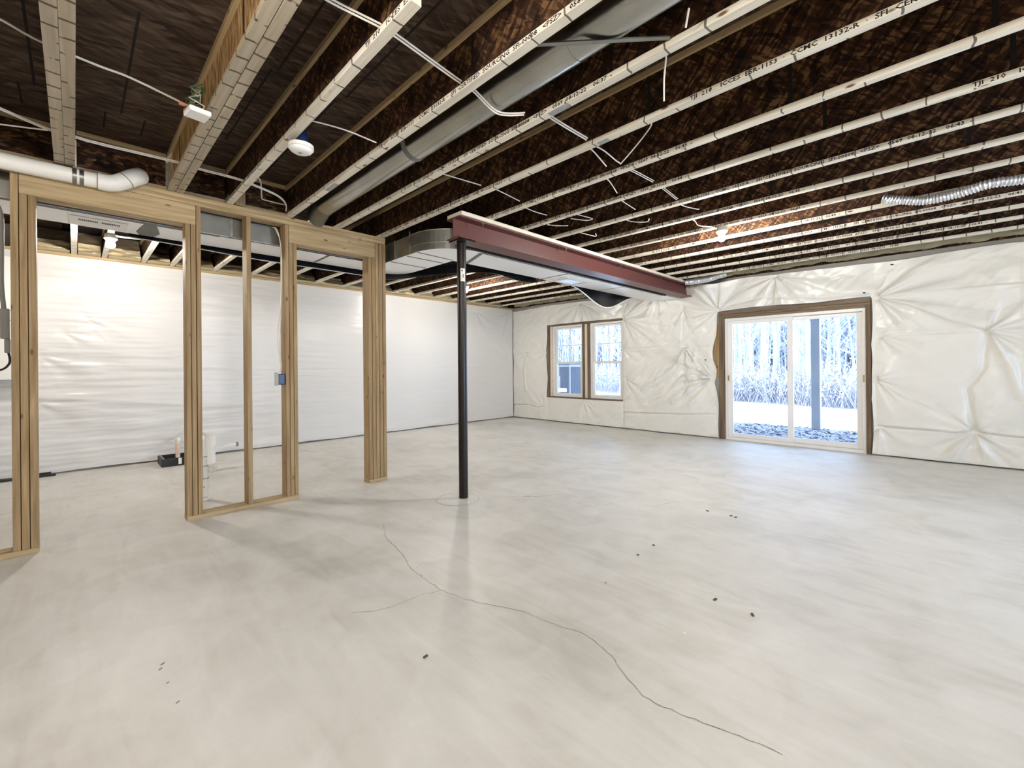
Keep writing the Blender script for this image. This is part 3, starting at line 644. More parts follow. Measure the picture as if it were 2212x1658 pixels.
# ================================================================ STEEL BEAM AND POST
bm_ = thing('steel_beam', 'long red oxide steel I-beam with pale board on top, running to the far wall', 'steel beam', (-3.335, 5.2, 2.495))
bx0, bx1, bz0, bz1, by0, by1 = -3.44, -3.235, 2.495, 2.70, 2.56, 7.86
part('flange', box(bx0, bx1, by0, by1, bz0, bz0 + .013), 'red_primer', bm_, bevel=.002)
part('flange', box(bx0, bx1, by0, by1, bz1 - .013, bz1), 'red_primer', bm_, bevel=.002)
part('web', box(-3.343, -3.332, by0, by1, bz0 + .013, bz1 - .013), 'red_primer', bm_)
part('nailer_board', box(bx0 + .0, -3.215, by0 + .01, by1, bz1 + .001, ZJ - .001), 'pale_board', bm_, bevel=.002, label='pale pine board bolted on top of the beam')
for yy in (2.85, 4.17, 5.42, 6.65):
    part('beam_clip', box(bx1 - .004, bx1 + .006, yy - .022, yy + .022, bz1 - .020, bz1 - .013).box(bx1 - .002, bx1 + .004, yy - .005, yy + .005, bz1 - .07, bz1 - .02), 'galvanised', bm_)
for yy in (4.05, 5.33): part('bolt', MB().lathe([(.004, 0), (.004, .045)], (bx1 - .02, yy, bz1 - .06), 8), 'rubber_black', bm_)
ps = thing('steel_post', 'round black steel post holding up the near end of the red beam', 'steel post', (-3.355, 2.675, 0))
part('shaft', MB().lathe([(.0445, 0.001), (.0445, 2.48)], (-3.355, 2.675, 0), 32), 'post_black', ps, smooth=True)
part('cap_plate', box(-3.44, -3.245, 2.585, 2.765, 2.481, 2.494), 'post_black', ps, bevel=.002)
a0 = math.atan2(-2.675, 3.355) + .25
def patch(z0, z1, da, r, mat, name, parent, ac=a0, n=8):
    v = []; f = []
    for k in range(n + 1):
        a = ac - da + 2 * da * k / n
        for z in (z0, z1): v.append((-3.355 + r * math.cos(a), 2.675 + r * math.sin(a), z))
    for k in range(n): f.append((2 * k, 2 * k + 2, 2 * k + 3, 2 * k + 1))
    return link_mesh(name, v, f, mat, parent)
stk = patch(2.10, 2.225, .5, .0452, 'sticker', 'sticker', ps); stk['label'] = 'white label sticker near the top of the post'
patch(2.195, 2.21, .13, .0456, 'ink', 'print_mark', stk, a0 - .15, 3); patch(2.135, 2.17, .08, .0456, 'ink', 'print_mark', stk, a0 + .05, 3)

# ================================================================ RECTANGULAR DUCT
du = thing('main_duct', 'rectangular sheet metal duct with bright underside, jogging past the post to the far wall', 'air duct', (-4.3, 2.8, 2.47))
dz0, dz1 = 2.492, 2.70
def arc(cx, cy, r, a0, a1, n=10): return [(cx + r * math.cos(math.radians(a0 + (a1 - a0) * k / n)), cy + r * math.sin(math.radians(a0 + (a1 - a0) * k / n))) for k in range(n + 1)]
R1, L1, R2, L2 = -4.70, -5.17, -3.53, -4.02
outline = [(L1, -4.5), (R1, -4.5), (R1, 2.57)] + arc(R2 - .47, 3.04, .47, -90, 0, 14) + [(R2, 7.40), (L2, 7.40), (L2, 3.08)] + arc(L1 + .3, 2.78, .30, 90, 180, 8)
mbp = MB().prism(outline, dz0 + .004, dz1)
part('duct_shell', mbp, 'galvanised_dull', du)
outl2 = outline
part('underside', MB().prism(outline, dz0, dz0 + .0035), 'duct_reflect_white', du, label='underside coloured white for the floor it mirrors')
def tape(x0, x1, y0, y1, name='sealant_band', mat='mastic'): part(name, box(x0, x1, y0, y1, dz0 - .002, dz0 - .0002), mat, du)
tape(R1 - .055, R1 + .002, -2, .95); tape(R1 - .03, R1 + .002, .95, 2.55)
v = [(-4.75, .42), (-4.92, .40), (-5.05, .39), (-5.16, .42), (-5.155, .52), (-5.02, .55), (-4.9, .53), (-4.75, .50)]
part('sealant_smear', MB().prism(v, dz0 - .003, dz0 - .0002), 'mastic', du)
tape(R1 - .45, R1, 1.94, 1.97); tape(R1 - .03, R1 + .003, 1.5, 2.5)
tape(-4.55, -4.525, 2.58, 3.06, ); tape(-4.20, -4.175, 2.58, 3.07)
part('sealant_band', MB().prism([(-3.985, 2.573), (-3.96, 2.575), (-3.99, 3.06), (-4.01, 3.06)], dz0 - .002, dz0 - .0002), 'mastic', du)
part('sealant_band', MB().prism([(R2 - .01, 3.07), (R2 - .01, 3.12), (L2, 3.30), (L2, 3.25)], dz0 - .002, dz0 - .0002), 'mastic', du)
tape(L2 + .01, R2 - .01, 4.60, 4.63); tape(L2 + .01, R2 - .01, 6.0, 6.02)
tape(R2 - .02, R2 + .003, 3.1, 7.3)
# standing seam on the curved cheek
ar = arc(R2 - .47, 3.04, .474, -90, 0, 14)
part('cheek_seam', MB().tube([(x, y, 2.565) for x, y in [(-4.1, 2.567)] + ar + [(R2 + .004, 3.3)]], .004, 6), 'galvanised', du)
part('cheek_seam', MB().tube([(x, y, dz1 - .003) for x, y in [(-4.1, 2.567)] + ar + [(R2 + .004, 3.3)]], .006, 6), 'galvanised', du)
part('hanger_strap', box(-4.115, -4.085, 2.560, 2.566, 2.49, 2.76), 'galvanised', du)
for q in [(R1, R1 + .012, 1.02, 1.045), (R1, R1 + .010, 1.60, 1.62), (-4.66, -4.63, 2.555, 2.568), (-4.42, -4.40, 2.555, 2.568)]: part('drive_cleat', box(*q, dz0, dz1), 'galvanised', du)
rg = part('register', box(-5.12, -4.80, -.03, .33, dz0 - .006, dz0 - .0005), 'white_paint', du, bevel=.001, label='white louvred air register')
mslot = MB()
for g0 in (.03, .165):
    for k in range(11): mslot.box(-4.965, -4.915, g0 + k * .0105, g0 + k * .0105 + .0072, dz0 - .0075, dz0 - .0062)
part('louvre', mslot, 'rubber_black', rg)
part('shadow_gap', box(-4.835, -4.828, -.02, .32, dz0 - .0075, dz0 - .0062), 'rubber_black', rg)
rg2 = part('register', box(-4.0, -3.66, 4.72, 5.35, dz0 - .008, dz0 - .0005), 'white_paint', du, bevel=.001, label='white square air register near the window end')
part('louvre', box(-3.92, -3.74, 4.86, 5.18, dz0 - .010, dz0 - .0082), 'galvanised', rg2)
for (a, b, c2, d_) in [(-3.96, -3.70, 4.79, 4.80), (-3.96, -3.70, 5.24, 5.25)]: part('shadow_gap', box(a, b, c2, d_, dz0 - .010, dz0 - .0082), 'mastic', rg2)
part('duct_end', box(L2 - .01, R2 + .01, 7.40, 7.86, dz0 + .004, dz1), 'duct_reflect_white', du)
# loose black duct wrap hanging along the left side
def wrap(y0, y1, fx, fb, n=60, name='duct_wrap'):
    ysn = np.linspace(y0, y1, n); v = []; f = []; m = 9
    for y in ysn:
        xt, zt = fx(y), 2.70; zb = fb(y)
        for k in range(m):
            t = k / (m - 1); v.append((xt - .05 * math.sin(PI * t) + .012 * math.sin(9 * y + 4 * t), y, zt + (zb - zt) * t))
        for k in range(m):
            t = 1 - k / (m - 1); v.append((xt - .05 * math.sin(PI * t) - .012 + .012 * math.sin(9 * y + 4 * t), y, zt + (zb - zt) * t))
    w = 2 * m
    for i in range(n - 1):
        for k in range(w): a = i * w + k; b = i * w + (k + 1) % w; f.append((a, b, b + w, a + w))
    return v, f
S = lambda t: t * t * (3 - 2 * t)
sm = lambda y, a, b: S(min(1, max(0, (y - a) / (b - a))))
v, f = wrap(.35, 2.70, lambda y: -5.21, lambda y: 2.47 - .03 * sm(y, .5, 1.5))
w1 = link_mesh('duct_wrap', v, f, 'black_foil', du, smooth=True); w1['label'] = 'black insulation wrap hanging below the duct edge'
v, f = wrap(2.70, 4.6, lambda y: -5.21 + 1.13 * sm(y, 2.7, 3.9), lambda y: 2.44 + .03 * math.sin(y * 4) + .02 * sm(y, 3.2, 4.5))
link_mesh('duct_wrap', v, f, 'black_foil', du, smooth=True)
v, f = wrap(5.35, 7.2, lambda y: -4.06, lambda y: 2.50 - .25 * math.sin(PI * sm(y, 5.35, 7.2)) ** .8)
w3 = link_mesh('duct_wrap', v, f, 'black_foil', du, smooth=True); w3['label'] = 'black foil wrap sagging below the far end of the duct'
part('wrap_edge', MB().tube([(-4.05, y, 2.497 - .25 * math.sin(PI * sm(y, 5.35, 7.2)) ** .8) for y in np.linspace(5.35, 7.2, 24)], .009, 6), 'white_paint', w3)
part('wrap_edge', MB().tube([(-5.21, y, 2.467 - .03 * sm(y, .5, 1.5)) for y in np.linspace(.35, 2.7, 12)], .006, 6), 'foil_silver', w1)

# round duct between the joists
rd = thing('round_duct', 'round galvanised pipe duct running between two joists', 'air duct', (-2, 1.75, 2.88))
RY, RZ, RR = 1.745, 2.870, .098
part('pipe', MB().tube([(-4.30, RY, RZ), (-2.72, RY, RZ), (-2.70, RY, RZ)], RR, 32), 'galvanised', rd, smooth=True)
part('pipe', MB().tube([(-2.73, RY, RZ), (-1.28, RY, RZ)], RR + .003, 32), 'galvanised', rd, smooth=True)
part('pipe', MB().tube([(-1.32, RY, RZ), (1.5, RY, RZ)], RR, 32), 'galvanised', rd, smooth=True)
part('end_boot', MB().tube([(-4.30, RY, RZ), (-4.42, RY, RZ - .01), (-4.50, RY, RZ - .05), (-4.56, RY, 2.76)], [RR, RR, .095, .08], 24), 'galvanised_dull', rd, smooth=True)
part('sealant_band', MB().tube([(-1.80, RY, RZ), (-1.70, RY, RZ)], RR + .002, 32), 'mastic', rd, smooth=True)
part('sealant_band', MB().tube([(-2.74, RY, RZ), (-2.69, RY, RZ)], RR + .0045, 32), 'mastic', rd, smooth=True)
tag(part('hanger_channel', MB().obox((-1.12, 1.735, 2.762), (.012, .21, .012), -.0), 'galvanised_dull'), 'flat metal hanger bar crossing beneath the round duct', 'bracket')
hb = bpy.data.objects['hanger_channel']; hb['label'] = 'dark metal hanger bar crossing beneath the round duct'
# re-lay it along its true skew
hb.data.clear_geometry(); mbh = MB(); A = Vector((-1.36, 1.515, 2.755)); B = Vector((-.90, 1.942, 2.765)); dv = (B - A).normalized(); pn = Vector((-dv.y, dv.x, 0))
def lbar(mb, A, B, pn, w, h, t):
    mb.quad_box([A - pn * w, B - pn * w, B + pn * 0, A + pn * 0, A - pn * w + Vector((0, 0, t)), B - pn * w + Vector((0, 0, t)), B + Vector((0, 0, t)), A + Vector((0, 0, t))])
    mb.quad_box([A - pn * t, B - pn * t, B, A, A - pn * t + Vector((0, 0, h)), B - pn * t + Vector((0, 0, h)), B + Vector((0, 0, h)), A + Vector((0, 0, h))])
lbar(mbh, A, B, pn, .022, .022, .002); hb.data.from_pydata(mbh.v, [], mbh.f); hb.data.update()

# ================================================================ WHITE DRAIN PIPE
dp = thing('drain_pipe', 'thick white plastic drain pipe with elbow along the partition top', 'pipe', (-4.44, 0, 2.67))
px, pz, pr = -4.452, 2.672, .054
part('pipe', MB().tube([(px, -3.2, pz), (px, .14, pz)], pr, 28), 'pvc', dp, smooth=True)
part('elbow', MB().tube([(px, .125, pz), (px, .19, pz), (px - .002, .225, pz + .012), (px - .004, .26, pz + .034), (px - .006, .30, pz + .064)], pr + .006, 28), 'pvc', dp, smooth=True)
part('elbow', MB().tube([(px - .006, .285, pz + .05), (px - .01, .325, pz + .085), (px - .03, .355, pz + .11), (px - .055, .372, pz + .125)], pr + .0085, 28), 'pvc', dp, smooth=True)
for (a_, b_, rr_) in [((px, .124, pz), (px, .129, pz), .0612), ((px - .006, .284, pz + .049), (px - .0065, .288, pz + .053), .0635)]: part('joint_ring', MB().tube([a_, b_], rr_, 28), 'conduit_grey', dp, smooth=True)
for yy in (.008, .045): part('hanger_strap', MB().tube([(px, yy - .012, pz), (px, yy + .012, pz)], pr + .0015, 28), 'galvanised_dull', dp, smooth=True)
part('hanger_strap', box(px - .012, px + .012, .0, .052, pz + pr, 2.74), 'galvanised_dull', dp)

# ================================================================ LAMPS
def bulb_lamp(x, y, label, glow='bulb_glow'):
    t = thing('ceiling_lamp', label, 'lamp', (x, y, ZJ))
    part('electrical_box', MB().lathe([(.05, 2.70), (.052, 2.7395)], (x, y, 0), 16), 'grey_plate', t, smooth=True)
    part('lampholder', MB().lathe([(.022, 2.662), (.035, 2.668), (.057, 2.688), (.057, 2.6995)], (x, y, 0), 24), 'white_plastic', t, smooth=True)
    prof = [(.006, -.040 + 2.628)] + [(BR * math.cos(a), 2.628 + BR * math.sin(a)) for a in np.linspace(-1.2, 1.15, 9)] + [(.014, 2.665)]
    part('bulb', MB().lathe(prof, (x, y, 0), 16), glow, t, smooth=True)
bulb_lamp(-1.705, 4.895, 'glowing bare bulb under the joists toward the glass door')
bulb_lamp(-6.05, 4.915, 'glowing bare bulb seen just beside the black post', 'bulb_glow_soft')
bulb_lamp(-6.40, .285, 'glowing bare bulb seen through the first door opening of the partition', 'bulb_glow_soft')
bulb_lamp(-1.20, .24, 'bare bulb lamp above the camera, out of view', 'bulb_glow_dim')
bulb_lamp(-1.6, -3.0, 'added fill bulb behind the camera, out of view', 'bulb_glow_soft')  # this and the bulbs below are unseen, added to even out the room light
bulb_lamp(2.7, -1.4, 'added fill bulb in the near right part of the room, out of view')
bulb_lamp(1.1, 1.25, 'added fill bulb just right of the camera, out of view', 'bulb_glow_dim')
bulb_lamp(.6, -1.2, 'added fill bulb close behind the camera, out of view', 'bulb_glow_dim')
bulb_lamp(3.0, 3.8, 'added fill bulb beyond the right edge of the view')

# smoke detector
sd = thing('smoke_detector', 'round white smoke detector hanging beside the sawn-off joist', 'smoke detector', (-2.93, 1.06, 2.66))
part('housing', MB().lathe([(.030, 2.652), (.050, 2.655), (.064, 2.664), (.068, 2.676), (.0755, 2.678), (.0755, 2.700), (.060, 2.704)], (-2.93, 1.035, 0), 40), 'white_plastic', sd, smooth=True)
part('centre_cap', MB().lathe([(.010, 2.6495), (.013, 2.652)], (-2.93, 1.03, 0), 16), 'grey_plate', sd)
part('electrical_box', MB().lathe([(.032, 2.7045), (.032, 2.78)], (-2.93, 1.045, 0), 20), 'blue_plastic', sd, smooth=True, label='blue electrical box above the detector')

# small white alarm on the slanting double joist
al = thing('junction_cover', 'small white box with copper tabs and green wires on the doubled joist', 'electrical box', (-2.98, .50, 2.70))
R_ = Matrix.Rotation(.12, 3, 'Z')
part('cover', MB().obox((-2.965, .495, 2.700), (.055, .052, .014), .12), 'white_plastic', al, bevel=.005)
part('base_plate', MB().obox((-3.005, .50, 2.724), (.035, .058, .007), .12), 'copper', al, bevel=.002)
part('base_plate', MB().obox((-2.955, .425, 2.722), (.014, .014, .004), .12), 'copper', al, bevel=.002)
for i in range(7):
    rr = random.Random(i); P = [(-2.98 + rr.uniform(-.03, .03), .50 + rr.uniform(-.04, .035), 2.73)]
    for k in range(6): P.append((-2.99 + rr.uniform(-.05, .045), .50 + rr.uniform(-.05, .033), 2.75 + .022 * k + rr.uniform(-.01, .01)))
    part('wire', MB().tube(P, .0035, 5), 'green_wire' if i < 5 else 'cable_white', al, smooth=True)

# ================================================================ CABLES
def spl(pts, n=6):
    P = [Vector(p) for p in pts]; out = []
    if len(P) == 2: P = [P[0], P[0].lerp(P[1], .5) + Vector((0, 0, -.008)), P[1]]
    for i in range(len(P) - 1):
        p0 = P[max(i - 1, 0)]; p1 = P[i]; p2 = P[i + 1]; p3 = P[min(i + 2, len(P) - 1)]
        for k in range(n):
            t = k / n; out.append(.5 * ((2 * p1) + (p2 - p0) * t + (2 * p0 - 5 * p1 + 4 * p2 - p3) * t * t + (3 * p1 - p0 - 3 * p2 + p3) * t ** 3))
    out.append(P[-1]); return out
def cable(pts, label, r=.0045, double=False, mat='cable_white', n=6):
    mb = MB().tube(spl(pts, n), r, 6)
    if double: mb.tube(spl([(p[0] + .012, p[1] - .004, p[2] + .006) for p in pts], n), r, 6)
    return tag(part('cable', mb, mat, smooth=True), label, 'cable')
cable([(-1.80, .655, 2.80), (-1.82, .75, 2.80), (-1.80, .97, 2.80), (-1.80, 1.05, 2.80), (-1.85, 1.45, 2.80), (-1.85, 1.56, 2.795), (-1.85, 1.72, 2.745), (-1.82, 1.80, 2.742), (-1.75, 1.87, 2.745)], 'long white cable pair crossing the joists and the round duct at top centre', double=True)
cable([(-2.76, 1.02, 2.79), (-2.68, 1.21, 2.77), (-2.67, 1.42, 2.76)], 'white cable from the smoke detector joist toward the duct joist')
cable([(-1.71, 2.01, 2.785), (-1.70, 2.2, 2.775), (-1.69, 2.41, 2.77)], 'doubled white cable end right below the printed joist date', double=True)
cable([(-2.82, 2.02, 2.79), (-2.8, 2.09, 2.79), (-2.73, 2.39, 2.775)], 'thin white cable in the first joist bay right of the round duct')
cable([(-2.73, 2.5, 2.79), (-2.73, 2.61, 2.785), (-2.74, 2.86, 2.77)], 'thin white cable above the near end of the red beam')
cable([(-2.85, 3.0, 2.79), (-2.81, 3.32, 2.77)], 'thin white cable just right of the near beam end')
cable([(-.95, 2.01, 2.79), (-.97, 2.06, 2.79), (-1.01, 2.12, 2.72), (-1.05, 2.2, 2.66)], 'white cable dangling down at the top, right of the round duct')
cable([(-1.30, 2.50, 2.79), (-1.33, 2.59, 2.78), (-1.62, 2.76, 2.725), (-1.66, 2.76, 2.725), (-1.69, 2.62, 2.77), (-1.72, 2.50, 2.79)], 'V-shaped loop of white cable hanging between joists')
cable([(-1.75, 2.50, 2.785), (-1.75, 2.59, 2.77), (-1.75, 2.74, 2.72)], 'short straight cable end left of the V-shaped cable loop')
cable([(-1.76, 2.985, 2.785), (-1.73, 3.08, 2.78), (-1.68, 3.31, 2.75)], 'doubled cable end one bay beyond the V-shaped loop', double=True, r=.0035)
cable([(-1.94, 2.985, 2.785), (-1.94, 3.08, 2.77), (-1.96, 3.23, 2.72)], 'single cable end one bay beyond the V-shaped loop')
cable([(-1.72, 3.47, 2.785), (-1.72, 3.56, 2.78), (-1.70, 3.79, 2.74)], 'doubled cable end two bays beyond the V-shaped loop', double=True, r=.0035)
cable([(-2.1, 3.47, 2.785), (-2.1, 3.6, 2.77), (-2.07, 3.73, 2.735)], 'single cable end two bays beyond the V-shaped loop')
cable([(-1.78, 3.96, 2.785), (-1.76, 4.09, 2.775), (-1.68, 4.18, 2.75), (-1.66, 4.19, 2.75)], 'curled cable end three bays beyond the V-shaped loop')
cable([(-2.35, 3.96, 2.775), (-2.29, 4.06, 2.75), (-2.16, 4.12, 2.73), (-2.13, 4.11, 2.755)], 'hooked cable end left of the curled one in the third bay')
cable([(-2.62, 3.47, 2.78), (-2.56, 3.57, 2.76), (-2.49, 3.64, 2.73), (-2.56, 3.63, 2.73), (-2.69, 3.55, 2.76)], 'flat cable loop hanging above the middle of the near beam half')
cable([(-3.0, 3.47, 2.78), (-2.94, 3.58, 2.755), (-2.80, 3.64, 2.735), (-2.84, 3.60, 2.735), (-2.98, 3.53, 2.76)], 'cable loop hanging just above the red beam beside the wood block')
cable([(-2.95, 3.96, 2.78), (-2.88, 4.06, 2.755), (-2.81, 4.17, 2.735), (-2.80, 4.15, 2.76)], 'small cable hook above the red beam, one bay past the wood block')
cable([(-3.05, -.35, 2.90), (-3.06, -.23, 2.88), (-3.13, -.11, 2.88), (-3.17, .1, 2.88), (-3.18, .23, 2.88), (-3.27, .49, 2.88), (-3.3, .56, 2.88)], 'pale cable across the top left bays behind the doubled joists', r=.006)
cable([(-3.75, -.55, 2.80), (-3.91, -.3, 2.80), (-4.03, -.12, 2.80), (-4.05, .01, 2.80), (-4.06, .14, 2.80), (-4.03, .55, 2.80), (-4.05, .69, 2.80), (-4.05, .92, 2.80), (-4.09, 1.06, 2.80), (-4.2, 1.28, 2.80), (-4.36, 1.4, 2.80), (-4.45, 1.43, 2.77)], 'long white cable pair crossing the left bays above the drain pipe', r=.005, double=True)
cable([(-4.25, -.55, 2.80), (-4.15, -.32, 2.80), (-4.03, -.11, 2.795)], 'second white cable joining the long pair at far left', r=.005)
cable([(-4.04, 1.04, 2.86), (-4.04, 1.1, 2.84), (-4.42, 1.215, 2.84), (-4.48, 1.24, 2.84), (-4.49, 1.30, 2.84), (-4.49, 1.44, 2.84)], 'thin white line bent in an L above the partition', r=.006, n=4)
cable([(-.76, 1.83, 2.765), (-.78, 1.86, 2.755), (-.80, 1.89, 2.74)], 'short white cable tip beside the round duct at the top edge')
cable([(-1.86, 4.45, 2.78), (-1.85, 4.56, 2.76), (-1.83, 4.60, 2.722), (-1.76, 4.72, 2.72), (-1.74, 4.84, 2.72)], 'white cable feeding the bulb toward the glass door')
cable([(-6.15, .66, 2.76), (-6.2, .55, 2.70), (-6.28, .42, 2.70), (-6.35, .33, 2.715)], 'doubled white cable feeding the bulb behind the partition', double=True, r=.005)
cable([(-4.70, .95, 2.72), (-5.6, 1.5, 2.735), (-5.55, 1.62, 2.72), (-5.9, 1.9, 2.735)], 'thin white line under the joists seen through the stud bay', r=.006, n=4)
cable([(-4.68, 1.375, 2.655), (-4.60, 1.395, 2.62), (-4.57, 1.42, 2.45), (-4.57, 1.424, 2.2), (-4.57, 1.415, 1.9), (-4.57, 1.385, 1.6), (-4.57, 1.40, 1.38), (-4.565, 1.41, 1.30), (-4.56, 1.395, 1.235)], 'white cable running down the stud to the blue outlet box', r=.005)
cable([(-4.66, 1.385, 2.655), (-4.62, 1.40, 2.60), (-4.59, 1.425, 2.45), (-4.59, 1.427, 1.9), (-4.585, 1.41, 1.5), (-4.58, 1.42, 1.30), (-4.575, 1.41, 1.235)], 'grey shadowed cable beside the white one on the stud', r=.0045)
ob = thing('outlet_box', 'dark blue outlet box nailed to the stud below the white cable', 'electrical box', (-4.56, 1.40, 1.17))
part('box_body', box(-4.585, -4.514, 1.368, 1.432, 1.118, 1.222), 'blue_plastic', ob, bevel=.008)
part('mounting_plate', box(-4.518, -4.512, 1.338, 1.372, 1.112, 1.236), 'grey_plate', ob, bevel=.001)

# conduit at the far left
co = thing('meter_conduit', 'grey conduit and box on the left edge behind the partition post', 'conduit', (-4.72, -.34, 1.55))
part('conduit', MB().tube(spl([(-4.70, -.50, 2.56), (-4.72, -.42, 2.50), (-4.73, -.365, 2.40), (-4.735, -.36, 2.2), (-4.735, -.362, 1.9), (-4.735, -.352, 1.71)]), .013, 12), 'conduit_grey', co, smooth=True)
part('box_body', box(-4.765, -4.70, -.368, -.325, 1.50, 1.712), 'conduit_grey', co, bevel=.003)
part('box_body', box(-4.755, -4.71, -.350, -.322, 1.40, 1.498), 'conduit_grey', co, bevel=.003)
part('conduit', MB().tube(spl([(-4.73, -.335, 1.42), (-4.73, -.33, 1.32), (-4.73, -.42, 1.265), (-4.75, -.75, 1.25)]), .007, 8), 'rubber_black', co, smooth=True)
pn_ = thing('utility_panel', 'white utility panel on the side wall at the left edge of the view', 'panel', (-7.70, -1.2, 1.1))
part('door_leaf', box(-7.735, -7.70, -2.2, -.40, 1.17, 2.60), 'white_paint', pn_, bevel=.003)
part('ledge', box(-7.735, -7.66, -2.2, -.36, 1.09, 1.13), 'grey_plate', pn_, bevel=.002)
part('seam_strip', box(-7.70, -7.697, -2.2, -.40, 1.855, 1.862), 'ink', pn_); part('seam_strip', box(-7.70, -7.697, -2.2, -.40, 1.97, 1.975), 'ink', pn_)
tag(part('black_strip', box(-7.72, -7.66, -1.9, -.17, .001, .022), 'rubber_black', bevel=.002), 'flat black strip lying on the floor along the side wall', 'strip')
tag(part('black_strip', box(-7.76, -7.735, -.34, -.21, .023, .040), 'rubber_black', bevel=.002), 'shorter black strip lying just above the flat one at the wall', 'strip')

# ================================================================ PLUMBING STUBS
vp = thing('vent_stub', 'white capped plastic pipe stub with a side arm, near the side wall', 'pipe', (-6.50, 1.19, 0))
X0, Y0 = -6.50, 1.185
part('pipe', MB().lathe([(.056, .001), (.056, .47)], (X0, Y0, 0), 24), 'pvc', vp, smooth=True)
part('cap', MB().lathe([(.066, .455), (.076, .47), (.076, .500), (.060, .505)], (X0, Y0, 0), 24), 'pvc', vp, smooth=True)
part('collar', MB().lathe([(.062, .001), (.064, .05), (.060, .10)], (X0, Y0, 0), 24), 'dirty_pvc', vp, smooth=True)
part('side_arm', MB().tube([(X0 + .03, Y0 + .02, .30), (X0 + .03, Y0 + .27, .31)], .024, 16), 'pvc', vp, smooth=True)
part('side_cap', MB().tube([(X0 + .03, Y0 + .27, .31), (X0 + .03, Y0 + .295, .31)], .029, 16), 'conduit_grey', vp, smooth=True)
wp = thing('waste_stub', 'white plastic pipe stub rising from the floor just behind the partition post', 'pipe', (-5.13, .875, 0))
part('pipe', MB().tube([(-5.135, .888, .001), (-5.135, .885, .25), (-5.135, .872, .58)], [.030, .030, .027], 20), 'pvc', wp, smooth=True)
part('coupling', MB().tube([(-5.135, .889, .001), (-5.135, .889, .20)], .037, 20), 'pvc', wp, smooth=True)
for zz in (.03, .21, .33, .42): part('joint_ring', MB().tube([(-5.135, .887 if zz < .4 else .88, zz), (-5.135, .887 if zz < .4 else .88, zz + .006)], .0378 if zz < .22 else .0315, 20), 'pvc_print', wp)
part('print_mark', MB().obox((-5.102, .875, .135), (.003, .010, .004), -.2), 'pvc_print', wp)
fb = thing('drain_box_form', 'low black floor box with an upright white and orange pipe, by the side wall', 'drain box', (-7.45, 1.0, 0))
for (a, b, c_0, d_) in [(-7.245, -7.225, .79, 1.20), (-7.62, -7.60, .79, 1.20), (-7.60, -7.245, .79, .81), (-7.60, -7.245, 1.18, 1.20)]:
    part('side', box(a, b, c_0, d_, .001, .105), 'rubber_black', fb, bevel=.002)
part('rim', box(-7.60, -7.245, .811, .825, .085, .1045), 'grey_plate', fb)
part('pipe', MB().lathe([(.026, .001), (.026, .30), (.033, .305), (.033, .345)], (-7.42, .985, 0), 18), 'pvc', fb, smooth=True)
part('label_band', MB().lathe([(.0268, .12), (.0268, .27)], (-7.42, .985, 0), 18), 'orange_label', fb, smooth=True)
part('tag', box(-7.224, -7.221, .965, 1.0, .02, .10), 'sticker', fb)

# floor debris
for i, (x, y, r) in enumerate([(-1.48, 2.88, .009), (-1.48, 2.66, .007), (-.9, 2.44, .012), (-.71, 2.42, .012), (-1.49, 3.88, .012), (-1.3, 3.89, .011), (-1.26, 3.88, .010), (-1.63, 1.08, .011)]):
    o = MB().obox((x, y, .004), (r, r * .45, .0025), .7 * i)
    tag(part('leaf_fragment', o, 'leaf_bit'), 'tiny dark leaf fragment on concrete, ' + ['upper of two in mid floor', 'lower of two in mid floor', 'in the right foreground, left of another', 'rightmost in the right foreground', 'leftmost of three before the glass door', 'middle of three before the glass door', 'rightmost of three before the glass door', 'alone in the near foreground left of the crack'][i], 'leaf fragment', 'leaf fragments on the floor')
tag(part('plaster_crumb', MB().lathe([(.003, .001), (.008, .003), (.006, .007)], (-.89, 2.03, 0), 7), 'sticker'), 'tiny white crumb lying on the concrete in the right foreground', 'crumb')

# ================================================================ INSULATION AT THE RIM
def lumpy(name, x_bot, x_top, y0, y1, z0, z1, mat, parent=None, amp=.035, seed=0):
    U = np.linspace(y0, y1, 14); V = np.linspace(0, 1, 10); uu, vv = np.meshgrid(U, V, indexing='ij')
    x = x_bot + (x_top - x_bot) * vv ** .8 + amp * 2 * fbm(uu * 9 + seed * 3.7, vv * 4 + seed, 3) ; z = z0 + (z1 - z0) * vv
    P = np.stack([x, uu, z], -1); v = [tuple(p) for p in P.reshape(-1, 3)]; nb = len(v)
    v += [(-7.985, p[1], p[2]) for p in v]; f = []
    for i in range(13):
        for k in range(9):
            a = i * 10 + k; f.append((a, a + 10, a + 11, a + 1)); f.append((nb + a, nb + a + 1, nb + a + 11, nb + a + 10))
    ring = [i * 10 for i in range(14)] + [130 + k for k in range(1, 10)] + [i * 10 + 9 for i in range(12, -1, -1)] + [k for k in range(8, 0, -1)]
    for a, b in zip(ring, ring[1:] + ring[:1]): f.append((a, nb + a, nb + b, b))
    return link_mesh(name, v, f, mat, parent, smooth=True)
edges = [-.50, -.03] ; bays = [(-.50, -.03), (.035, .25), (.315, .64), (.705, .95), (1.015, 1.455)] + [(1.515 + .4877 * k, 1.515 + .4877 * k + .43) for k in range(12)]
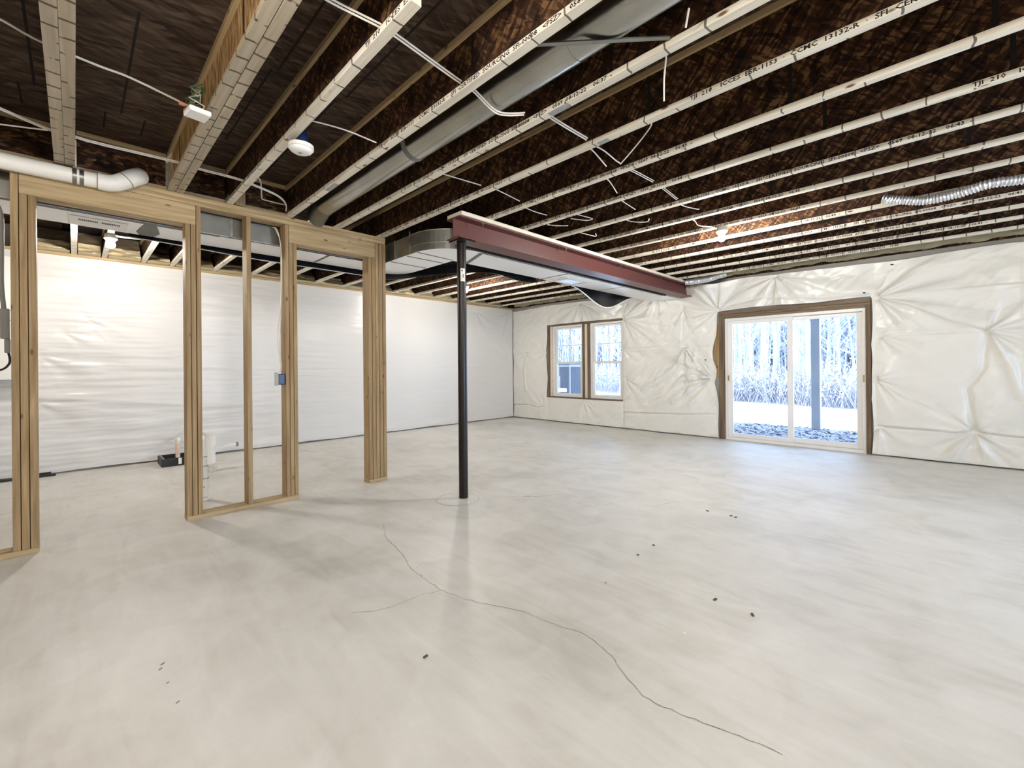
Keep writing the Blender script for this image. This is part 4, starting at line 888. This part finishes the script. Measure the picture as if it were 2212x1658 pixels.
for i, (a, b) in enumerate(bays):
    lab = 'cream fibre insulation tucked between joist ends above the side wall, %s bay from the left' % (['leftmost', 'second', 'third', 'fourth', 'fifth', 'sixth', 'seventh', 'eighth', 'ninth', 'tenth', 'eleventh', 'twelfth', 'thirteenth', 'fourteenth', 'fifteenth', 'sixteenth', 'seventeenth'][i])
    t = thing('insulation_batt', lab, 'insulation', (-7.85, (a + b) / 2, ZJ + .001))
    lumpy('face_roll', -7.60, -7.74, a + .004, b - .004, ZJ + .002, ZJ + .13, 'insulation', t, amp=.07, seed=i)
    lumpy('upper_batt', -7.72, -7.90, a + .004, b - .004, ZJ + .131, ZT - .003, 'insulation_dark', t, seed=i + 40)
def lump_x(name, x0, x1, label, seed):
    n = int((x1 - x0) / .04); U = np.linspace(x0, x1, n); A = np.linspace(-.5 * PI, .5 * PI, 9); P = []
    for u in U:
        for a in A:
            nn = float(fbm(np.array(u * 7.0 + seed), np.array(a * 1.6 + seed), 4)) * .20
            P.append((u, 7.70 - (.16 + nn) * math.cos(a), ZJ + .07 + (.072 + nn * .45) * math.sin(a) + .0))
    f = []
    m = 9
    for i in range(n - 1):
        for k in range(m - 1): a = i * m + k; f.append((a, a + 1, a + m + 1, a + m))
        f.append((i * m, i * m + m, i * m + 2 * m - 1, i * m + m - 1))
    f.append(tuple(range(m))); f.append(tuple((n - 1) * m + k for k in reversed(range(m))))
    return tag(link_mesh(name, P, f, 'insulation_moss', smooth=True), label, 'insulation')
lump_x('insulation_batt', -7.5, -3.4, 'mossy brown insulation roll above the far wall, left of the beam', 2)
lump_x('insulation_batt', -3.1, XE, 'mossy brown insulation roll above the far wall, right of the beam', 9)
part('rim_board', box(-7.98, XR - .01, 7.862, 7.884, 2.745, 3.04), 'web_osb', wall_back)

# flexible ducts
def flex(pts, r, label, pitch=.022):
    P = spl(pts, 14); out = []; rad = []; L = 0
    Q = [P[0]]
    for a, b in zip(P[:-1], P[1:]):
        n = max(1, int((b - a).length / (pitch / 4)))
        for k in range(1, n + 1): Q.append(a.lerp(b, k / n))
    d = 0; R = [r]
    for a, b in zip(Q[:-1], Q[1:]): d += (b - a).length; R.append(r + .006 * math.sin(2 * PI * d / pitch))
    o = part('flex_duct', MB().tube(Q, R, 14), 'foil_silver', smooth=True); return tag(o, label, 'flexible duct')
flex([(-.42, 5.28, 2.79), (-.30, 5.28, 2.745), (-.13, 5.30, 2.70), (.07, 5.28, 2.70), (.25, 5.24, 2.715), (.45, 5.26, 2.70), (.8, 5.28, 2.69), (1.6, 5.25, 2.70)], .036, 'silver ribbed flexible duct slung under the joists at the right')
flex([(-3.19, 7.44, 2.695), (-3.0, 7.45, 2.69), (-2.8, 7.46, 2.70), (-2.55, 7.50, 2.76)], .045, 'silver ribbed flexible duct over the far end of the red beam')

# ================================================================ OUTDOORS
GZ = -.10
def gpatch(name, x0, x1, y0, y1, nx, ny, mat, z=GZ, amp=.0):
    U = np.linspace(x0, x1, nx); V = np.linspace(y0, y1, ny)
    def fn(u, w): return np.stack([u, w, z + amp * fbm(u * 3, w * 3, 3)], -1)
    return grid_mesh(name, U, V, fn, mat, None)
g1 = struct(gpatch('ground', -60, 40, 8.07, 90, 40, 40, 'woodland_floor', GZ - .02), 'pale ground outside beyond the glass')
lw = MB().prism([(-40, 11.2), (-12, 11.1), (-3.6, 11.05), (-2.4, 11.2), (-1.3, 11.1), (6, 10.9), (20, 10.9), (20, 15.0), (-1.8, 15.75), (-5.6, 16.9), (-14, 18.2), (-40, 20)], GZ - .03, GZ)
yard = part('lawn', lw, 'ground_lawn', g1, label='bright sunlit strip of yard')
rr = random.Random(5); lit = MB()
for i in range(5200):
    x, y = rr.uniform(-6.5, 1.0), rr.uniform(8.1, 11.15); a = rr.uniform(0, PI); s = rr.uniform(.02, .05)
    lit.obox((x, y, GZ + rr.uniform(-.01, .025)), (s, s * .5, .0015), a, rr.uniform(-.5, .5), rr.uniform(-.5, .5))
lo_ = part('leaf_litter', lit, 'leaf_litter', None); tag(lo_, 'brown grey leaf litter on the shaded ground right outside the door', 'leaf litter', kind='stuff')
dk = thing('deck', 'raised timber deck over the patio door, its posts seen through the glass', 'deck', (-2, 9.5, 2.6))
part('deck_post', box(-2.035, -1.875, 10.86, 11.02, GZ, 2.76), 'deck_post', dk, bevel=.01, label='grey blue square post')
part('deck_post', box(-9.5, -9.34, 10.86, 11.02, GZ, 2.76), 'deck_post', dk, bevel=.01)
part('deck_post', box(4.0, 4.16, 10.86, 11.02, GZ, 2.76), 'deck_post', dk, bevel=.01)
part('deck_beam', box(-10, 5, 10.88, 11.0, 2.76, 3.0), 'deck_wood', dk)
for k in range(22): part('deck_board', box(-10, 5, 8.08 + k * .142, 8.08 + k * .142 + .136, 3.00, 3.028), 'deck_wood', dk)
# heat pump outside the left window
hp = thing('heat_pump', 'grey blue ribbed outdoor heat pump seen through the left window', 'heat pump', (-7.0, 9.3, GZ))
part('cabinet', box(-7.46, -6.90, 9.0, 9.75, GZ + .02, 1.30), 'condenser_paint', hp, bevel=.01)
part('top_cover', box(-7.50, -6.86, 8.96, 9.79, 1.345, 1.375), 'condenser_paint', hp, bevel=.005)
part('top_gap', box(-7.44, -6.92, 9.02, 9.73, 1.30, 1.345), 'condenser_dark', hp)
for k in range(12): part('fin', box(-7.20 + k * .024, -7.192 + k * .024, 8.985, 9.001, .1, 1.26), 'condenser_dark', hp)
for k in range(20): part('fin', box(-6.901, -6.885, 9.05 + k * .034, 9.06 + k * .034, .1, 1.26), 'condenser_dark', hp)
part('service_panel', box(-7.44, -7.27, 8.985, 9.0, .15, .92), 'condenser_dark', hp); part('label_plate', box(-7.33, -7.24, 8.975, 8.984, 1.02, 1.28), 'white_paint', hp)
part('label_plate', box(-7.25, -6.97, 8.970, 8.984, .60, .70), 'white_paint', hp)

# trees
def make_tree(seed, h, r, mat, loc, label, group, nb=16, sub=5):
    rr = random.Random(seed); t = thing('bare_tree', label, 'tree', (0, 0, 0), group)
    P = [(0, 0, 0)]; x = y = 0
    for k in range(1, 9): x += rr.uniform(-.16, .16); y += rr.uniform(-.12, .12); P.append((x, y, h * k / 8))
    part('trunk', MB().tube(P, [r * (1 - .8 * k / 8) for k in range(9)], 8), mat, t, smooth=True)
    b = MB()
    for i in range(nb):
        zt = rr.uniform(.16, .95); k = min(7, int(zt * 8)); p = Vector(P[k]).lerp(Vector(P[k + 1]), zt * 8 - k); a = rr.uniform(0, 2 * PI); L = h * rr.uniform(.12, .30) * (1.15 - zt)
        d = Vector((math.cos(a), math.sin(a), rr.uniform(.4, 1.1))).normalized(); Q = [p]
        for j in range(4): d = (d + Vector((rr.uniform(-.25, .25), rr.uniform(-.25, .25), rr.uniform(-.05, .2)))).normalized(); Q.append(Q[-1] + d * L / 4)
        rb = r * (1 - .8 * zt) * .35
        b.tube(Q, [rb, rb * .75, rb * .5, rb * .3, rb * .12], 4, caps=False)
        for s in range(sub):
            q = Q[rr.randint(1, 3)]; dd = (d + Vector((rr.uniform(-.9, .9), rr.uniform(-.9, .9), rr.uniform(-.3, .7)))).normalized(); l2 = L * rr.uniform(.3, .6)
            q2 = q + dd * l2 * .5; q3 = q2 + (dd + Vector((rr.uniform(-.3, .3), rr.uniform(-.3, .3), .2))).normalized() * l2 * .5
            b.tube([q, q2, q3], [rb * .4, rb * .25, rb * .1], 3, caps=False)
    part('branches', b, mat, t); t.location = loc; return t
def copy_thing(src, loc, rz, s, label, group):
    r = src.copy(); C.objects.link(r); r.location = loc; r.rotation_euler = (0, 0, rz); r.scale = (s, s, s); r['label'] = label
    if group: r['group'] = group
    elif 'group' in r: del r['group']
    for ch in src.children: c = ch.copy(); C.objects.link(c); c.parent = r
    return r
GL = 'thin bare winter tree in the pale woods beyond the yard, seen through the glass'; GG = 'bare trees in the woods'
protos = [make_tree(1, 13, .075, 'bark_pale', (-5.0, 21, GZ), GL, GG, nb=34), make_tree(2, 15, .10, 'bark_dark', (-13.5, 24, GZ), GL, GG), make_tree(3, 9, .05, 'bark_dark', (-3.6, 18.6, GZ), GL, GG, nb=44), make_tree(4, 11, .07, 'bark_pale', (-9.0, 30, GZ), GL, GG, nb=40)]
make_tree(9, 14, .17, 'bark_pale', (-3.93, 18.8, GZ), 'stout pale tree trunk seen through the right door pane, left of the post', None)
make_tree(10, 14, .13, 'bark_pale', (-5.35, 19.9, GZ), 'pale double-width trunk centred in the left door pane', None)
rr = random.Random(21)
for i in range(64):
    if i % 5 < 3: y = rr.uniform(17.8, 44); x = -y * rr.uniform(.08, .37)
    else: y = rr.uniform(17, 40); x = -y * rr.uniform(.55, .88)
    copy_thing(rr.choice(protos), (x, y, GZ - .02), rr.uniform(0, 6.28), rr.uniform(.7, 1.2), GL, GG)
# brush at the wood's edge
bb = MB(); rr = random.Random(8)
for i in range(2600):
    y = 16.9 + abs(rr.gauss(0, 2.2)); x = -y * (rr.uniform(.06, .40) if i % 5 < 3 else rr.uniform(.5, .92)); y += -(x + 3) * .25
    p = Vector((x, y, GZ)); L = rr.uniform(.5, 1.8); d = Vector((rr.uniform(-.6, .6), rr.uniform(-.6, .6), 1)).normalized()
    q = p + d * L * .5; q2 = q + (d + Vector((rr.uniform(-.6, .6), rr.uniform(-.6, .6), rr.uniform(-.6, .4)))).normalized() * L * .5
    bb.tube([p, q, q2], [.012, .009, .004], 3, caps=False)
    for k in range(3):
        c = q.lerp(q2, rr.random()); bb.obox(c, (rr.uniform(.02, .05), rr.uniform(.015, .03), .002), rr.uniform(0, 6), rr.uniform(-1, 1), rr.uniform(-1, 1))
tag(part('brush', bb, 'brush'), 'tangled pale brush and dry leaves along the edge of the woods', 'brush', kind='stuff')

# far woods, past counting
dt = MB(); rr = random.Random(77)
for i in range(1500):
    y = rr.uniform(34, 62); x = -y * (rr.uniform(.04, .40) if i % 5 < 3 else rr.uniform(.5, .92)); h = rr.uniform(9, 17); r0 = rr.uniform(.03, .10)
    p = Vector((x, y, GZ)); q = p + Vector((rr.uniform(-.6, .6), rr.uniform(-.6, .6), h * .5)); e = q + Vector((rr.uniform(-.8, .8), rr.uniform(-.8, .8), h * .5))
    dt.tube([p, q, e], [r0, r0 * .7, r0 * .2], 4, caps=False)
    for k in range(13):
        c = p.lerp(q, rr.uniform(.2, 1)) if k % 2 else q.lerp(e, rr.uniform(0, .95)); a = rr.uniform(0, 6.28); L = rr.uniform(.8, 3.0)
        m1 = c + Vector((math.cos(a) * .5, math.sin(a) * .5, rr.uniform(.1, .6))) * L; m2 = m1 + Vector((math.cos(a) * .3, math.sin(a) * .3, rr.uniform(.1, .7))) * L
        dt.tube([c, m1, m2], [.045, .03, .012], 3, caps=False)
tag(part('distant_trees', dt, 'bark_pale'), 'hazy mass of distant bare trees filling the view through the glass', 'woods', kind='stuff')
